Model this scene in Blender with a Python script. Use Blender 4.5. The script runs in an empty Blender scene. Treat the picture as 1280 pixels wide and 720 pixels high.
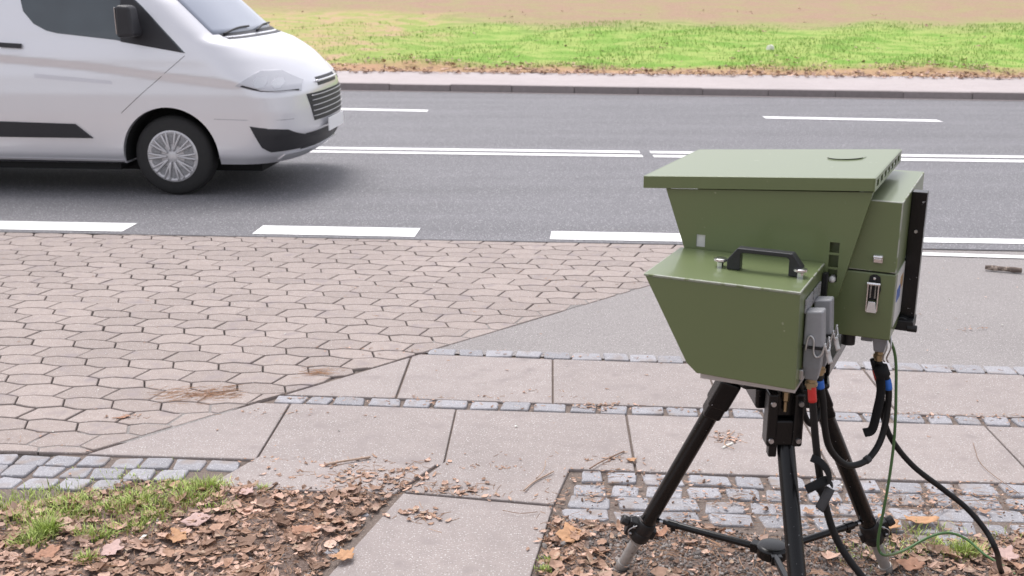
import bpy, bmesh, math, random
import numpy as np
from mathutils import Vector, Matrix

# ------------------------------------------------------------------ camera, sky, sun, exposure
FPX = 1350.0; CAM_H = 1.80; PITCH = math.atan(0.2889)
scene = bpy.context.scene
COL = scene.collection
cam_d = bpy.data.cameras.new("camera"); cam = bpy.data.objects.new("camera", cam_d); COL.objects.link(cam)
cam.location = (0, 0, CAM_H); cam.rotation_euler = (math.pi/2 - PITCH, 0, 0)
cam_d.sensor_width = 36; cam_d.lens = FPX/1280*36; cam_d.clip_start = 0.05; cam_d.clip_end = 2000
scene.camera = cam
cam_d.dof.use_dof = True; cam_d.dof.focus_distance = 3.7; cam_d.dof.aperture_fstop = 6.0

SUN_EL = math.radians(66); SUN_AZ = math.radians(330)          # direction the light comes from, clockwise from +Y
world = bpy.data.worlds.new("World"); scene.world = world; world.use_nodes = True
wn = world.node_tree; wn.nodes.clear()
sky = wn.nodes.new('ShaderNodeTexSky'); sky.sky_type = 'NISHITA'; sky.sun_disc = False
sky.sun_elevation = SUN_EL; sky.sun_rotation = SUN_AZ; sky.air_density = 1.0; sky.dust_density = 3.0
hs = wn.nodes.new('ShaderNodeHueSaturation'); hs.inputs['Saturation'].default_value = 0.22
tint = wn.nodes.new('ShaderNodeMix'); tint.data_type = 'RGBA'; tint.blend_type = 'MULTIPLY'; tint.inputs[0].default_value = 1
tint.inputs[7].default_value = (.975, 0.955, 0.985, 1)
bg = wn.nodes.new('ShaderNodeBackground'); bg.inputs['Strength'].default_value = 0.15
wo = wn.nodes.new('ShaderNodeOutputWorld')
wn.links.new(sky.outputs[0], hs.inputs['Color']); wn.links.new(hs.outputs[0], tint.inputs[6])
wn.links.new(tint.outputs[2], bg.inputs[0]); wn.links.new(bg.outputs[0], wo.inputs[0])
sun_d = bpy.data.lights.new("sun", 'SUN'); sun_d.energy = 1.1; sun_d.angle = math.radians(30); sun_d.color = (1, 0.96, 0.92)
sun = bpy.data.objects.new("sun", sun_d); COL.objects.link(sun)
sd = Vector((math.sin(SUN_AZ)*math.cos(SUN_EL), math.cos(SUN_AZ)*math.cos(SUN_EL), math.sin(SUN_EL)))
sun.rotation_euler = sd.to_track_quat('Z', 'Y').to_euler()
vs = scene.view_settings
vs.view_transform = 'Standard'; vs.look = 'None'; vs.gamma = 1; vs.use_curve_mapping = False; vs.exposure = 0.78

rnd = random.Random(7); nr = np.random.default_rng(11)
C0, S0 = math.cos(PITCH), math.sin(PITCH)
def _ray(px, py):
    a = (px-640)/FPX; b = (360-py)/FPX
    return Vector((a, C0+b*S0, -S0+b*C0))
def at(px, py, h=0.0):                      # measured point of the photo -> point at height h above the ground
    r = _ray(px, py); return Vector((0, 0, CAM_H)) + r*((h-CAM_H)/r.z)
def at_y(px, py, Y):                        # ... -> point at distance Y
    r = _ray(px, py); return Vector((0, 0, CAM_H)) + r*(Y/r.y)

# ------------------------------------------------------------------ helpers
def tag(o, label=None, cat=None, group=None, kind=None):
    if label: o['label'] = label
    if cat: o['category'] = cat
    if group: o['group'] = group
    if kind: o['kind'] = kind
    return o
def thing(name, loc, label, cat, rz=0, group=None):
    o = bpy.data.objects.new(name, None); COL.objects.link(o); o.empty_display_size = .1
    o.location = loc; o.rotation_euler = (0, 0, rz)
    return tag(o, label, cat, group)

class MB:
    def __init__(s): s.v = []; s.f = []
    def add(s, vs, fs):
        n = len(s.v); s.v += [tuple(v) for v in vs]; s.f += [tuple(i+n for i in f) for f in fs]
    def box(s, a, b, M=None):
        x0, y0, z0 = a; x1, y1, z1 = b
        vs = [Vector(p) for p in ((x0,y0,z0),(x1,y0,z0),(x1,y1,z0),(x0,y1,z0),(x0,y0,z1),(x1,y0,z1),(x1,y1,z1),(x0,y1,z1))]
        if M: vs = [M @ v for v in vs]
        s.add(vs, [(0,3,2,1),(4,5,6,7),(0,1,5,4),(1,2,6,5),(2,3,7,6),(3,0,4,7)]); return s
    def prism(s, lo, hi):                    # two matching loops of points
        n = len(lo); s.add(list(lo)+list(hi), [tuple(reversed(range(n))), tuple(range(n, 2*n))] +
              [(i, (i+1) % n, n+(i+1) % n, n+i) for i in range(n)]); return s
    def cyl(s, p, q, r, r2=None, n=24, rings=None):
        p = Vector(p); q = Vector(q); r2 = r if r2 is None else r2
        return s.lathe(p, q, [(0, 0), (0, r), (1, r2), (1, 0)], n)
    def lathe(s, p, q, prof, n=24):          # prof: (t along, radius)
        p = Vector(p); q = Vector(q); d = (q-p); L = d.length; d = d.normalized()
        a = d.orthogonal().normalized(); b = d.cross(a)
        vs = []; fs = []
        for t, r in prof:
            for k in range(n):
                w = 2*math.pi*k/n
                vs.append(p+d*(t*L)+(a*math.cos(w)+b*math.sin(w))*max(r, 1e-5))
        for i in range(len(prof)-1):
            for k in range(n):
                fs.append((i*n+k, i*n+(k+1) % n, (i+1)*n+(k+1) % n, (i+1)*n+k))
        s.add(vs, fs); return s
    def tube(s, pts, r, n=12, sub=8, flat=None):
        P = spline(pts, sub) if sub else [Vector(p) for p in pts]
        T = [(P[min(i+1, len(P)-1)]-P[max(i-1, 0)]).normalized() for i in range(len(P))]
        a = T[0].orthogonal().normalized(); vs = []; fs = []
        for i, p in enumerate(P):
            a = (a - T[i]*a.dot(T[i])).normalized(); b = T[i].cross(a)
            for k in range(n):
                w = 2*math.pi*k/n
                if flat: vs.append(p+a*math.cos(w)*flat[0]+b*math.sin(w)*flat[1])
                else: vs.append(p+(a*math.cos(w)+b*math.sin(w))*r)
        for i in range(len(P)-1):
            for k in range(n): fs.append((i*n+k, i*n+(k+1) % n, (i+1)*n+(k+1) % n, (i+1)*n+k))
        fs += [tuple(reversed(range(n))), tuple((len(P)-1)*n+k for k in range(n))]
        s.add(vs, fs); return s
    def build(s, name, mat, parent=None, org=(0,0,0), smooth=False, bevel=0, seg=2, auto=None, edge=None):
        me = bpy.data.meshes.new(name); o_ = Vector(org)
        me.from_pydata([tuple(Vector(v)-o_) for v in s.v], [], s.f); me.materials.append(mat)
        bm = bmesh.new(); bm.from_mesh(me); bmesh.ops.remove_doubles(bm, verts=bm.verts, dist=1e-6)
        bmesh.ops.recalc_face_normals(bm, faces=bm.faces); bm.to_mesh(me); bm.free()
        ob = bpy.data.objects.new(name, me); COL.objects.link(ob)
        if parent: ob.parent = parent
        if smooth or auto or bevel:
            for p in me.polygons: p.use_smooth = True
        if bevel:
            m = ob.modifiers.new("bevel", 'BEVEL'); m.width = bevel; m.segments = seg; m.limit_method = 'ANGLE'; m.angle_limit = math.radians(40); m.harden_normals = True
            if edge: me.materials.append(edge); m.material = 1
        if auto or bevel:
            me.set_sharp_from_angle(angle=math.radians(auto or 40))
        return ob
def spline(pts, sub=8):
    P = [Vector(p) for p in pts]
    if len(P) < 3: return P
    Q = [P[0]*2-P[1]]+P+[P[-1]*2-P[-2]]; out = []
    for i in range(1, len(Q)-2):
        p0, p1, p2, p3 = Q[i-1:i+3]
        for k in range(sub):
            t = k/sub
            out.append(0.5*((2*p1)+(p2-p0)*t+(2*p0-5*p1+4*p2-p3)*t*t+(3*p1-p0-3*p2+p3)*t**3))
    out.append(P[-1]); return out
def boolean_cut(ob, cutters):
    for c in cutters:
        m = ob.modifiers.new("cut", 'BOOLEAN'); m.object = c; m.operation = 'DIFFERENCE'; m.solver = 'EXACT'
    bpy.context.view_layer.update()
    dg = bpy.context.evaluated_depsgraph_get()
    me = bpy.data.meshes.new_from_object(ob.evaluated_get(dg)); ob.modifiers.clear(); ob.data = me
    for c in cutters: bpy.data.objects.remove(c)
    return ob

# ------------------------------------------------------------------ materials
def material(name, base, rough=.6, metal=0, vary=0, island=0, noise=None, speck=None, bump=None, coat=0, spec=.5, chips=None, sheen=0, big=None, streak=None, alt=None):
    """base colour with real surface variation: noise=(scale,amount) mottling, speck=(scale,amount,thr) grains, bump=(scale,strength), island=per-piece change"""
    m = bpy.data.materials.new(name); m.use_nodes = True; nt = m.node_tree; N = nt.nodes; L = nt.links
    b = N['Principled BSDF']; b.inputs['Roughness'].default_value = rough; b.inputs['Metallic'].default_value = metal
    b.inputs['Specular IOR Level'].default_value = spec
    if coat: b.inputs['Coat Weight'].default_value = coat; b.inputs['Coat Roughness'].default_value = .08
    tc = N.new('ShaderNodeTexCoord')
    col = N.new('ShaderNodeRGB'); col.outputs[0].default_value = (*base, 1); cur = col.outputs[0]
    def mul(cur, fac_socket, lo, hi):
        mr = N.new('ShaderNodeMapRange'); L.new(fac_socket, mr.inputs[0]); mr.inputs[3].default_value = lo; mr.inputs[4].default_value = hi
        v = N.new('ShaderNodeVectorMath'); v.operation = 'SCALE'; L.new(cur, v.inputs[0]); L.new(mr.outputs[0], v.inputs['Scale']); return v.outputs[0]
    def nz(scale, detail=4, r=.6):
        n = N.new('ShaderNodeTexNoise'); n.inputs['Scale'].default_value = scale; n.inputs['Detail'].default_value = detail; n.inputs['Roughness'].default_value = r
        L.new(tc.outputs['Object'], n.inputs['Vector']); return n
    if noise: cur = mul(cur, nz(noise[0]).outputs['Fac'], 1-noise[1], 1+noise[1])
    if big: cur = mul(cur, nz(big[0], 3).outputs['Fac'], 1-big[1], 1+big[1])
    if alt:
        g_ = N.new('ShaderNodeNewGeometry'); w_ = N.new('ShaderNodeTexWhiteNoise'); w_.noise_dimensions = '1D'; L.new(g_.outputs['Random Per Island'], w_.inputs['W'])
        mr_ = N.new('ShaderNodeMapRange'); L.new(w_.outputs['Value'], mr_.inputs[0]); mr_.inputs[1].default_value = .35
        mx_ = N.new('ShaderNodeMix'); mx_.data_type = 'RGBA'; L.new(mr_.outputs[0], mx_.inputs[0]); L.new(cur, mx_.inputs[6]); mx_.inputs[7].default_value = (*alt, 1); cur = mx_.outputs[2]
    if streak:
        mp = N.new('ShaderNodeMapping'); mp.inputs['Scale'].default_value = (.10, 1.5, 1); L.new(tc.outputs['Object'], mp.inputs['Vector'])
        n = N.new('ShaderNodeTexNoise'); n.inputs['Scale'].default_value = 1.4; n.inputs['Detail'].default_value = 5; L.new(mp.outputs[0], n.inputs['Vector']); cur = mul(cur, n.outputs['Fac'], 1-streak, 1+streak)
    if island:
        g = N.new('ShaderNodeNewGeometry'); cur = mul(cur, g.outputs['Random Per Island'], 1-island, 1+island)
    def blend(cur, scale, lo, hi, color, detail=2):
        n = nz(scale, detail, .5); r = N.new('ShaderNodeMapRange'); L.new(n.outputs['Fac'], r.inputs[0]); r.inputs[1].default_value = lo; r.inputs[2].default_value = hi
        mx = N.new('ShaderNodeMix'); mx.data_type = 'RGBA'; L.new(r.outputs[0], mx.inputs[0]); L.new(cur, mx.inputs[6]); mx.inputs[7].default_value = (*color, 1); return mx.outputs[2]
    for sp in (speck or []): cur = blend(cur, *sp)
    if chips: cur = blend(cur, *chips)
    L.new(cur, b.inputs['Base Color'])
    if bump:
        bp = N.new('ShaderNodeBump'); bp.inputs['Strength'].default_value = bump[1]; bp.inputs['Distance'].default_value = bump[2] if len(bump) > 2 else .002
        L.new(nz(bump[0], 5, .65).outputs['Fac'], bp.inputs['Height']); L.new(bp.outputs[0], b.inputs['Normal'])
    return m
M = {}
M['asphalt'] = material('asphalt', (.155, .153, .163), .8, streak=.28, noise=(70, .30), big=(.9, .10), speck=[(120, .60, .68, (.50, .49, .50)), (95, .37, .30, (.08, .08, .085))], bump=(260, .5, .003))
M['walk_asphalt'] = material('walk_asphalt', (.262, .243, .236), .9, noise=(60, .25), big=(1.6, .12), speck=[(150, .60, .68, (.52, .50, .49)), (130, .37, .30, (.15, .14, .14))], bump=(220, .4, .003))
M['paver'] = material('paver', (.325, .274, .250), .9, noise=(26, .22), big=(1.0, .12), island=.09, speck=[(170, .62, .69, (.56, .53, .51)), (150, .36, .29, (.22, .18, .17)), (9, .57, .75, (.28, .24, .235))], bump=(240, .35, .002))
M['slab'] = material('slab', (.32, .28, .265), .9, noise=(18, .18), big=(2.2, .14), island=.05, speck=[(160, .61, .68, (.58, .56, .55)), (140, .37, .30, (.22, .19, .18)), (9, .56, .74, (.275, .24, .23))], bump=(200, .35, .002))
M['granite'] = material('granite', (.305, .30, .318), .75, noise=(60, .22), island=.16, speck=[(200, .60, .68, (.55, .55, .57)), (170, .38, .31, (.19, .19, .21)), (9, .54, .70, (.28, .24, .22))], bump=(55, .6, .006))
M['paver_joint'] = material('paver_joint', (.05, .042, .038), .95, noise=(120, .5), bump=(200, .8, .004), speck=[(60, .6, .7, (.3, .25, .22))])
M['joint'] = material('joint', (.17, .135, .115), .95, noise=(120, .5), bump=(200, .8, .004), speck=[(160, .6, .7, (.3, .25, .22))])
M['mortar'] = material('mortar', (.24, .225, .215), .95, noise=(50, .3), speck=[(190, .62, .7, (.48, .45, .43)), (130, .34, .26, (.1, .09, .08))], bump=(160, .6, .004))
M['soil'] = material('soil', (.19, .138, .115), .95, noise=(60, .55), speck=[(130, .6, .68, (.33, .27, .24))], bump=(110, 1, .008))
M['marking'] = material('marking', (.86, .86, .85), .7, noise=(40, .05), speck=[(230, .69, .76, (.45, .44, .45))], bump=(180, .3, .001))
M['marking_old'] = material('marking_old', (.8, .79, .79), .7, noise=(60, .1), speck=[(70, .60, .72, (.36, .35, .36))])
M['kerb'] = material('kerb', (.25, .22, .215), .85, noise=(14, .2), island=.10, bump=(60, .3, .004))
M['footpath'] = material('footpath', (.43, .385, .38), .9, noise=(5, .12), big=(.8, .08), speck=[(30, .6, .7, (.36, .29, .26))])
def bank_material():
    m = bpy.data.materials.new('grass_bank'); m.use_nodes = True; nt = m.node_tree; N = nt.nodes; L = nt.links; b = N['Principled BSDF']
    b.inputs['Roughness'].default_value = .95; b.inputs['Specular IOR Level'].default_value = .15
    tc = N.new('ShaderNodeTexCoord'); sep = N.new('ShaderNodeSeparateXYZ'); L.new(tc.outputs['Object'], sep.inputs[0])
    def noise(s, d=4):
        n = N.new('ShaderNodeTexNoise'); n.inputs['Scale'].default_value = s; n.inputs['Detail'].default_value = d; L.new(tc.outputs['Object'], n.inputs['Vector']); return n.outputs['Fac']
    def math_(op, a, b_=None, c=None):
        n = N.new('ShaderNodeMath'); n.operation = op
        for i, x in enumerate((a, b_, c)):
            if x is None: continue
            if isinstance(x, (int, float)): n.inputs[i].default_value = x
            else: L.new(x, n.inputs[i])
        return n.outputs[0]
    def ramp(v, a, b_):
        r = N.new('ShaderNodeMapRange'); r.interpolation_type = 'SMOOTHSTEP'; L.new(v, r.inputs[0]); r.inputs[1].default_value = a; r.inputs[2].default_value = b_; return r.outputs[0]
    def mix(f, a, b_):
        x = N.new('ShaderNodeMix'); x.data_type = 'RGBA'; L.new(f, x.inputs[0])
        for i, c in ((6, a), (7, b_)):
            if isinstance(c, tuple): x.inputs[i].default_value = (*c, 1)
            else: L.new(c, x.inputs[i])
        return x.outputs[2]
    X, Y = sep.outputs[0], sep.outputs[1]
    big = noise(.35, 3); mid = noise(1.6, 4); fine = noise(14, 3)
    green = mix(ramp(mid, .35, .62), (.19, .34, .062), (.33, .42, .12))
    dry = mix(ramp(noise(2.3, 4), .35, .65), (.46, .33, .21), (.40, .36, .15))
    left = ramp(math_('ADD', X, math_('MULTIPLY', big, 5)), 5.0, 0.5)                 # grass thins out to the left
    green = mix(math_('MULTIPLY', left, .75), green, (.37, .35, .14))
    wear = math_('ADD', ramp(mid, .42, .62), math_('MULTIPLY', left, .55))
    f1 = math_('MULTIPLY', ramp(wear, .55, 1.2), ramp(left, .05, .8))
    c = mix(f1, green, dry)
    band = ramp(math_('ADD', math_('ADD', Y, math_('MULTIPLY', big, 6)), math_('MULTIPLY', left, -4)), 10.0, 14.5)           # bare ground further up the bank
    bare = mix(ramp(noise(1.1, 4), .35, .7), (.36, .245, .175), (.33, .29, .15))
    c = mix(band, c, bare)
    edge = math_('MULTIPLY', ramp(math_('SUBTRACT', Y, math_('MULTIPLY', mid, 1.6)), 1.0, -.5), .9)    # leaf strewn edge by the footpath
    c = mix(edge, c, (.43, .26, .17))
    c2 = N.new('ShaderNodeVectorMath'); c2.operation = 'SCALE'; L.new(c, c2.inputs[0])
    mr = N.new('ShaderNodeMapRange'); L.new(fine, mr.inputs[0]); mr.inputs[3].default_value = .72; mr.inputs[4].default_value = 1.28; L.new(mr.outputs[0], c2.inputs['Scale'])
    L.new(c2.outputs[0], b.inputs['Base Color'])
    bp = N.new('ShaderNodeBump'); bp.inputs['Strength'].default_value = .5; bp.inputs['Distance'].default_value = .05; L.new(fine, bp.inputs['Height']); L.new(bp.outputs[0], b.inputs['Normal'])
    return m
M['bank'] = bank_material()
M['green_paint'] = material('green_paint', (.134, .171, .070), .38, coat=.3, noise=(3, .05), bump=(900, .06, .0006), spec=.7, chips=(45, .735, .76, (.26, .29, .18)))
M['edge_highlight'] = material('edge_highlight', (.38, .40, .34), .45, noise=(60, .3), speck=[(30, .5, .62, (.17, .21, .09))])  # pale colour for box bevels, paints in the bright highlight along their edges
M['black_paint'] = material('black_paint', (.004, .004, .0045), .26, noise=(20, .2), chips=(75, .735, .76, (.35, .35, .36)), spec=.4)
M['black_plastic'] = material('black_plastic', (.008, .008, .009), .5, noise=(60, .2), bump=(500, .1, .0005))
M['handle'] = material('handle', (.022, .023, .026), .42, noise=(80, .25), bump=(400, .2, .0006))
M['rubber'] = material('rubber', (.010, .010, .0105), .55, spec=.35, noise=(30, .2))
M['strap'] = material('strap', (.007, .007, .008), .9, bump=(500, .5, .001))
M['strap_grey'] = material('strap_grey', (.05, .05, .053), .7, bump=(500, .4, .001))
M['chrome'] = material('chrome', (.78, .78, .79), .16, 1)
M['steel'] = material('steel', (.55, .55, .56), .34, 1, noise=(60, .15))
M['alu'] = material('alu', (.40, .39, .375), .5, .55, noise=(40, .3), speck=[(55, .60, .72, (.22, .19, .17))], bump=(150, .3, .001))
M['plate_grey'] = material('plate_grey', (.50, .46, .44), .55, noise=(30, .1))
M['plug_grey'] = material('plug_grey', (.30, .305, .32), .45, noise=(90, .1), bump=(500, .12, .0006))
M['plug_dark'] = material('plug_dark', (.22, .225, .235), .45, noise=(90, .1), bump=(500, .12, .0006))
M['latch_pale'] = material('latch_pale', (.6, .6, .6), .3, .6)
M['brass'] = material('brass', (.42, .33, .2), .35, .9)
M['red_tape'] = material('red_tape', (.62, .035, .03), .45)
M['blue_tape'] = material('blue_tape', (.03, .16, .62), .45)
M['green_cable'] = material('green_cable', (.075, .16, .055), .45)
M['sticker'] = material('sticker', (.62, .62, .60), .4, noise=(50, .1))
M['sticker_blue'] = material('sticker_blue', (.03, .10, .38), .4)
M['sticker_tan'] = material('sticker_tan', (.42, .27, .13), .4)
M['label_grey'] = material('label_grey', (.35, .35, .36), .4, speck=[(260, .5, .6, (.15, .15, .16))])
M['dark_hole'] = material('dark_hole', (.01, .01, .01), .8)
M['van_white'] = material('van_white', (.76, .76, .79), .34, metal=.5, coat=.8, noise=(2, .015))
M['van_black'] = material('van_black', (.022, .022, .026), .5, noise=(30, .1))
M['van_glass'] = material('van_glass', (.05, .065, .075), .06, spec=.9, big=(1.2, .5))
M['screen_glass'] = material('screen_glass', (.30, .33, .40), .08, spec=.8)
M['lamp_glass'] = material('lamp_glass', (.55, .56, .60), .08, spec=.8, coat=1)
M['well'] = material('well', (.012, .012, .012), .9)
M['tyre'] = material('tyre', (.022, .0215, .0215), .75, noise=(25, .2), bump=(120, .2, .002))
M['hubcap'] = material('hubcap', (.60, .59, .60), .32, .35, noise=(10, .08))
M['plate'] = material('plate', (.93, .93, .93), .4)
M['leaf'] = material('leaf', (.31, .19, .13), .8, alt=(.56, .38, .30), noise=(90, .35), island=.4, bump=(160, .5, .002), speck=[(28, .58, .7, (.44, .33, .24))])
M['leaf_pink'] = material('leaf_pink', (.48, .335, .30), .75, noise=(60, .2), bump=(120, .5, .002))
M['leaf_orange'] = material('leaf_orange', (.45, .25, .13), .7, noise=(40, .35), bump=(120, .5, .002))
M['leaf_brown'] = material('leaf_brown', (.36, .19, .12), .7, noise=(50, .35), bump=(120, .5, .002))
M['leaf_pale'] = material('leaf_pale', (.75, .74, .68), .6, noise=(90, .1))
M['straw'] = material('straw', (.44, .27, .17), .85, island=.4, noise=(100, .2))
M['pebble'] = material('pebble', (.24, .215, .20), .85, island=.6, noise=(150, .3))
M['crumb'] = material('crumb', (.24, .16, .12), .9, island=.5)
M['grass'] = material('grass', (.37, .46, .12), .6, island=.45, noise=(20, .2))
M['bark'] = material('bark', (.26, .17, .12), .85, noise=(90, .4), bump=(150, .8, .002))
M['bark_pale'] = material('bark_pale', (.42, .31, .24), .85, noise=(60, .35), bump=(150, .8, .002))
M['bark_dark'] = material('bark_dark', (.13, .10, .085), .9, noise=(45, .5), bump=(90, .9, .004), speck=[(26, .58, .66, (.42, .34, .28))])

# ------------------------------------------------------------------ SETTING: ground, road, pavings
def struct(ob): ob['kind'] = 'structure'; return ob
def sheet(name, poly, z, mat):
    mb = MB(); mb.add([(p[0], p[1], z) for p in poly], [tuple(range(len(poly)))])
    o = mb.build(name, mat)
    if o.data.polygons[0].normal.z < 0: o.data.flip_normals()
    return struct(o)
def line(p, q):                              # y as a function of x through two points
    s = (q[1]-p[1])/(q[0]-p[0]); return lambda x: p[1]+s*(x-p[0])
near_edge = line((-3.75, 7.71), (1.17, 7.33))
far_edge = line((-2.97, 18.02), (7.74, 16.46))
bank_edge = line((-3.37, 20.54), (8.95, 19.13))
XL, XR = -45, 45
sheet('ground', [(-700, -300), (700, -300), (700, 700), (-700, 700)], -.035, M['soil'])
sheet('road', [(XL, near_edge(XL)), (XR, near_edge(XR)), (XR, far_edge(XR)), (XL, far_edge(XL))], -.004, M['asphalt'])
# walkway asphalt to the right of the interlocking stones
diag = line((-1.1, 4.45), (1.05, 6.5))
kx = 1.80
sheet('asphalt_pavement', [(-.44, 5.09), (12, 5.09-.10*12.4), (12, near_edge(12)-.006), (kx, near_edge(kx)-.006)], -.006, M['walk_asphalt'])
sheet('paving_bed', [(-9, 4.0), (-1.5, 3.6), (-.44, 5.09), (kx, near_edge(kx)-.004), (-9, near_edge(-9)-.004)], -.014, M['paver_joint'])
sheet('slab_bed', [(-3.4, 3.0), (-.4, 2.2), (1.9, 2.2), (10, 2.2), (10, 4.25), (-.44, 5.085), (-1.9, 3.8)], -.012, M['joint'])

def clip_poly(poly, planes):                 # keep n.p <= d
    for nx, ny, d in planes:
        out = []
        for i in range(len(poly)):
            a, b = poly[i], poly[(i+1) % len(poly)]
            da = a[0]*nx+a[1]*ny-d; db = b[0]*nx+b[1]*ny-d
            if da <= 0: out.append(a)
            if (da < 0) != (db < 0) and abs(da-db) > 1e-12:
                t = da/(da-db); out.append((a[0]+(b[0]-a[0])*t, a[1]+(b[1]-a[1])*t))
        poly = out
        if len(poly) < 3: return []
    return poly
def area(p): return abs(sum(p[i][0]*p[(i+1) % len(p)][1]-p[(i+1) % len(p)][0]*p[i][1] for i in range(len(p))))/2
def left_of(p, q, sgn=1):                    # half plane with p->q as its border
    nx, ny = (q[1]-p[1])*sgn, -(q[0]-p[0])*sgn
    l = math.hypot(nx, ny); nx /= l; ny /= l
    return (nx, ny, nx*p[0]+ny*p[1])
def stone(mb, poly, top=0.0, gap=.004, bev=.004, drop=.003, depth=.03, dome=0, tilt=.0012):
    """one paving stone: shrunk outline, chamfered edge, slightly tilted top"""
    cx = sum(p[0] for p in poly)/len(poly); cy = sum(p[1] for p in poly)/len(poly)
    tx, ty, tz = rnd.uniform(-1, 1)*tilt*6, rnd.uniform(-1, 1)*tilt*6, rnd.uniform(-1, 1)*tilt
    n = len(poly)
    if sum(poly[i][0]*poly[(i+1) % n][1]-poly[(i+1) % n][0]*poly[i][1] for i in range(n)) < 0: poly = poly[::-1]
    def inset(d):
        out = []
        for i in range(n):
            a, b, c = poly[i-1], poly[i], poly[(i+1) % n]
            e1 = Vector((b[0]-a[0], b[1]-a[1])); e2 = Vector((c[0]-b[0], c[1]-b[1]))
            if e1.length < 1e-7 or e2.length < 1e-7: out.append(b); continue
            n1 = Vector((-e1.y, e1.x)).normalized(); n2 = Vector((-e2.y, e2.x)).normalized()
            m = n1+n2; k = d*2/max(m.length_squared, .6)
            out.append((b[0]+m.x*k, b[1]+m.y*k))
        return out
    r0 = inset(gap); r1 = inset(gap+bev*.35); r2 = inset(gap+bev)
    z = lambda p, h: h+tx*(p[0]-cx)+ty*(p[1]-cy)+tz
    vs = [(p[0], p[1], top-depth) for p in r0]+[(p[0], p[1], z(p, top-drop)) for p in r0]+[(p[0], p[1], z(p, top-drop*.3)) for p in r1]+[(p[0], p[1], z(p, top)) for p in r2]
    fs = []
    for k in range(3):
        for i in range(n): fs.append((k*n+i, k*n+(i+1) % n, (k+1)*n+(i+1) % n, (k+1)*n+i))
    if dome:
        r3 = [(cx+(p[0]-cx)*.5, cy+(p[1]-cy)*.5) for p in r2]
        vs += [(p[0], p[1], z(p, top+dome+rnd.uniform(-.3, .3)*dome)) for p in r3]
        for i in range(n): fs.append((3*n+i, 3*n+(i+1) % n, 4*n+(i+1) % n, 4*n+i))
        fs.append(tuple(4*n+i for i in range(n)))
    else: fs.append(tuple(3*n+i for i in range(n)))
    mb.add(vs, fs)

# interlocking stones: stretched hexagons in wavering rows
def paving():
    mb = MB(); p = .222; rp = .131; rot = -.105
    c, s = math.cos(rot), math.sin(rot); o = at(80, 502.5)
    W = lambda a, b: (o.x+a*c-b*s, o.y+a*s+b*c)
    planes = [left_of((-1.1, 4.45), (1.05, 6.5), 1), left_of((-3.75, near_edge(-3.75)-.01), (1.17, near_edge(1.17)-.01), -1), left_of((-3.0, 3.97), (-1.74, 3.90), 1)]
    # orientation: the region lies left/up of the diagonal, below the road edge, above the cobbles
    planes[0] = (lambda t: t if t[0]*-3+t[1]*6 <= t[2] else (-t[0], -t[1], -t[2]))(planes[0])
    planes[1] = (lambda t: t if t[0]*-3+t[1]*6 <= t[2] else (-t[0], -t[1], -t[2]))(planes[1])
    planes[2] = (lambda t: t if t[0]*-3+t[1]*6 <= t[2] else (-t[0], -t[1], -t[2]))(planes[2])
    jit = {}
    def J(a, b):
        k = (round(a*400), round(b*400))
        if k not in jit: jit[k] = (rnd.gauss(0, .0016), rnd.gauss(0, .0016))
        q = W(a+jit[k][0], b+jit[k][1]); return q
    h = .041; dl = .15*p
    for i in range(-7, 20):                                              # A rows carry upright joints, B rows lie between them
        for k in range(-30, 18):
            X = k*p+i*dl; Y = i*.252
            e = .015
            A = [(X+e, Y-h), (X+.42*p, Y-h-.025), (X+.62*p, Y-h-.027), (X+p+e, Y-h), (X+p-e, Y+h), (X+.62*p, Y+h+.022), (X+.22*p, Y+h+.025), (X-e, Y+h)]
            B = [(X+.62*p, Y+h+.022), (X+p-e, Y+h), (X+1.22*p, Y+h+.025), (X+1.62*p, Y+h+.022), (X+1.62*p+dl, Y+.252-h-.027), (X+1.42*p+dl, Y+.252-h-.025), (X+p+dl+e, Y+.252-h), (X+.62*p+dl, Y+.252-h-.027)]
            for q in (A, B):
                q = [J(*t) for t in q]
                cl = clip_poly(q, planes)
                if len(cl) < 3 or area(cl) < .0035: continue
                cl = [cl[i_] for i_ in range(len(cl)) if math.dist(cl[i_], cl[i_-1]) > .004]
                if len(cl) < 3: continue
                stone(mb, cl, 0.0, gap=.0026+abs(rnd.gauss(0, .0015)), bev=.004, drop=.005, tilt=.0012)
    return mb.build('interlocking_paving', M['paver'])
pv = struct(paving())
# mortar wedge along the cut edge
sheet('mortar_fill', [(-1.78, 3.905), (-1.52, 4.02), (-1.24, 4.29), (-1.14, 4.44), (-1.32, 4.40), (-1.55, 4.19), (-2.05, 3.99), (-2.4, 4.00), (-2.4, 3.955)], -.0035, M['mortar'])
sheet('mortar_fill', [(-.43, 5.10), (.30, 5.80), (.9, 6.38), (1.1, 6.56), (.95, 6.50), (.2, 5.86), (-.30, 5.38), (-.52, 5.14)], -.0035, M['mortar'])

# slabs
slabs = MB()
r1f, r1b = line((-1.11, 4.515), (2.17, 4.25)), line((-.44, 5.05), (2.40, 4.76))
r2f, r2b = line((-1.74, 3.89), (1.89, 3.63)), line((-1.09, 4.42), (2.13, 4.155))
dpl = left_of((-1.1, 4.44), (1.05, 6.49)); dpl = dpl if dpl[0]*1+dpl[1]*4 <= dpl[2] else (-dpl[0], -dpl[1], -dpl[2])
def slab_row(front, back, xs, gapx=.006):
    for a, b in zip(xs[:-1], xs[1:]):
        q = [(a, front(a)), (b, front(b)), (b+.02, back(b+.02)), (a+.02, back(a+.02))]
        q = clip_poly(q, [dpl])
        q = [q[i] for i in range(len(q)) if math.dist(q[i], q[i-1]) > .004] if q else q
        if len(q) >= 3 and area(q) > .004: stone(slabs, q, 0, gap=.003+rnd.uniform(0, .0035), bev=.004, drop=.004, tilt=.0006)
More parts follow.
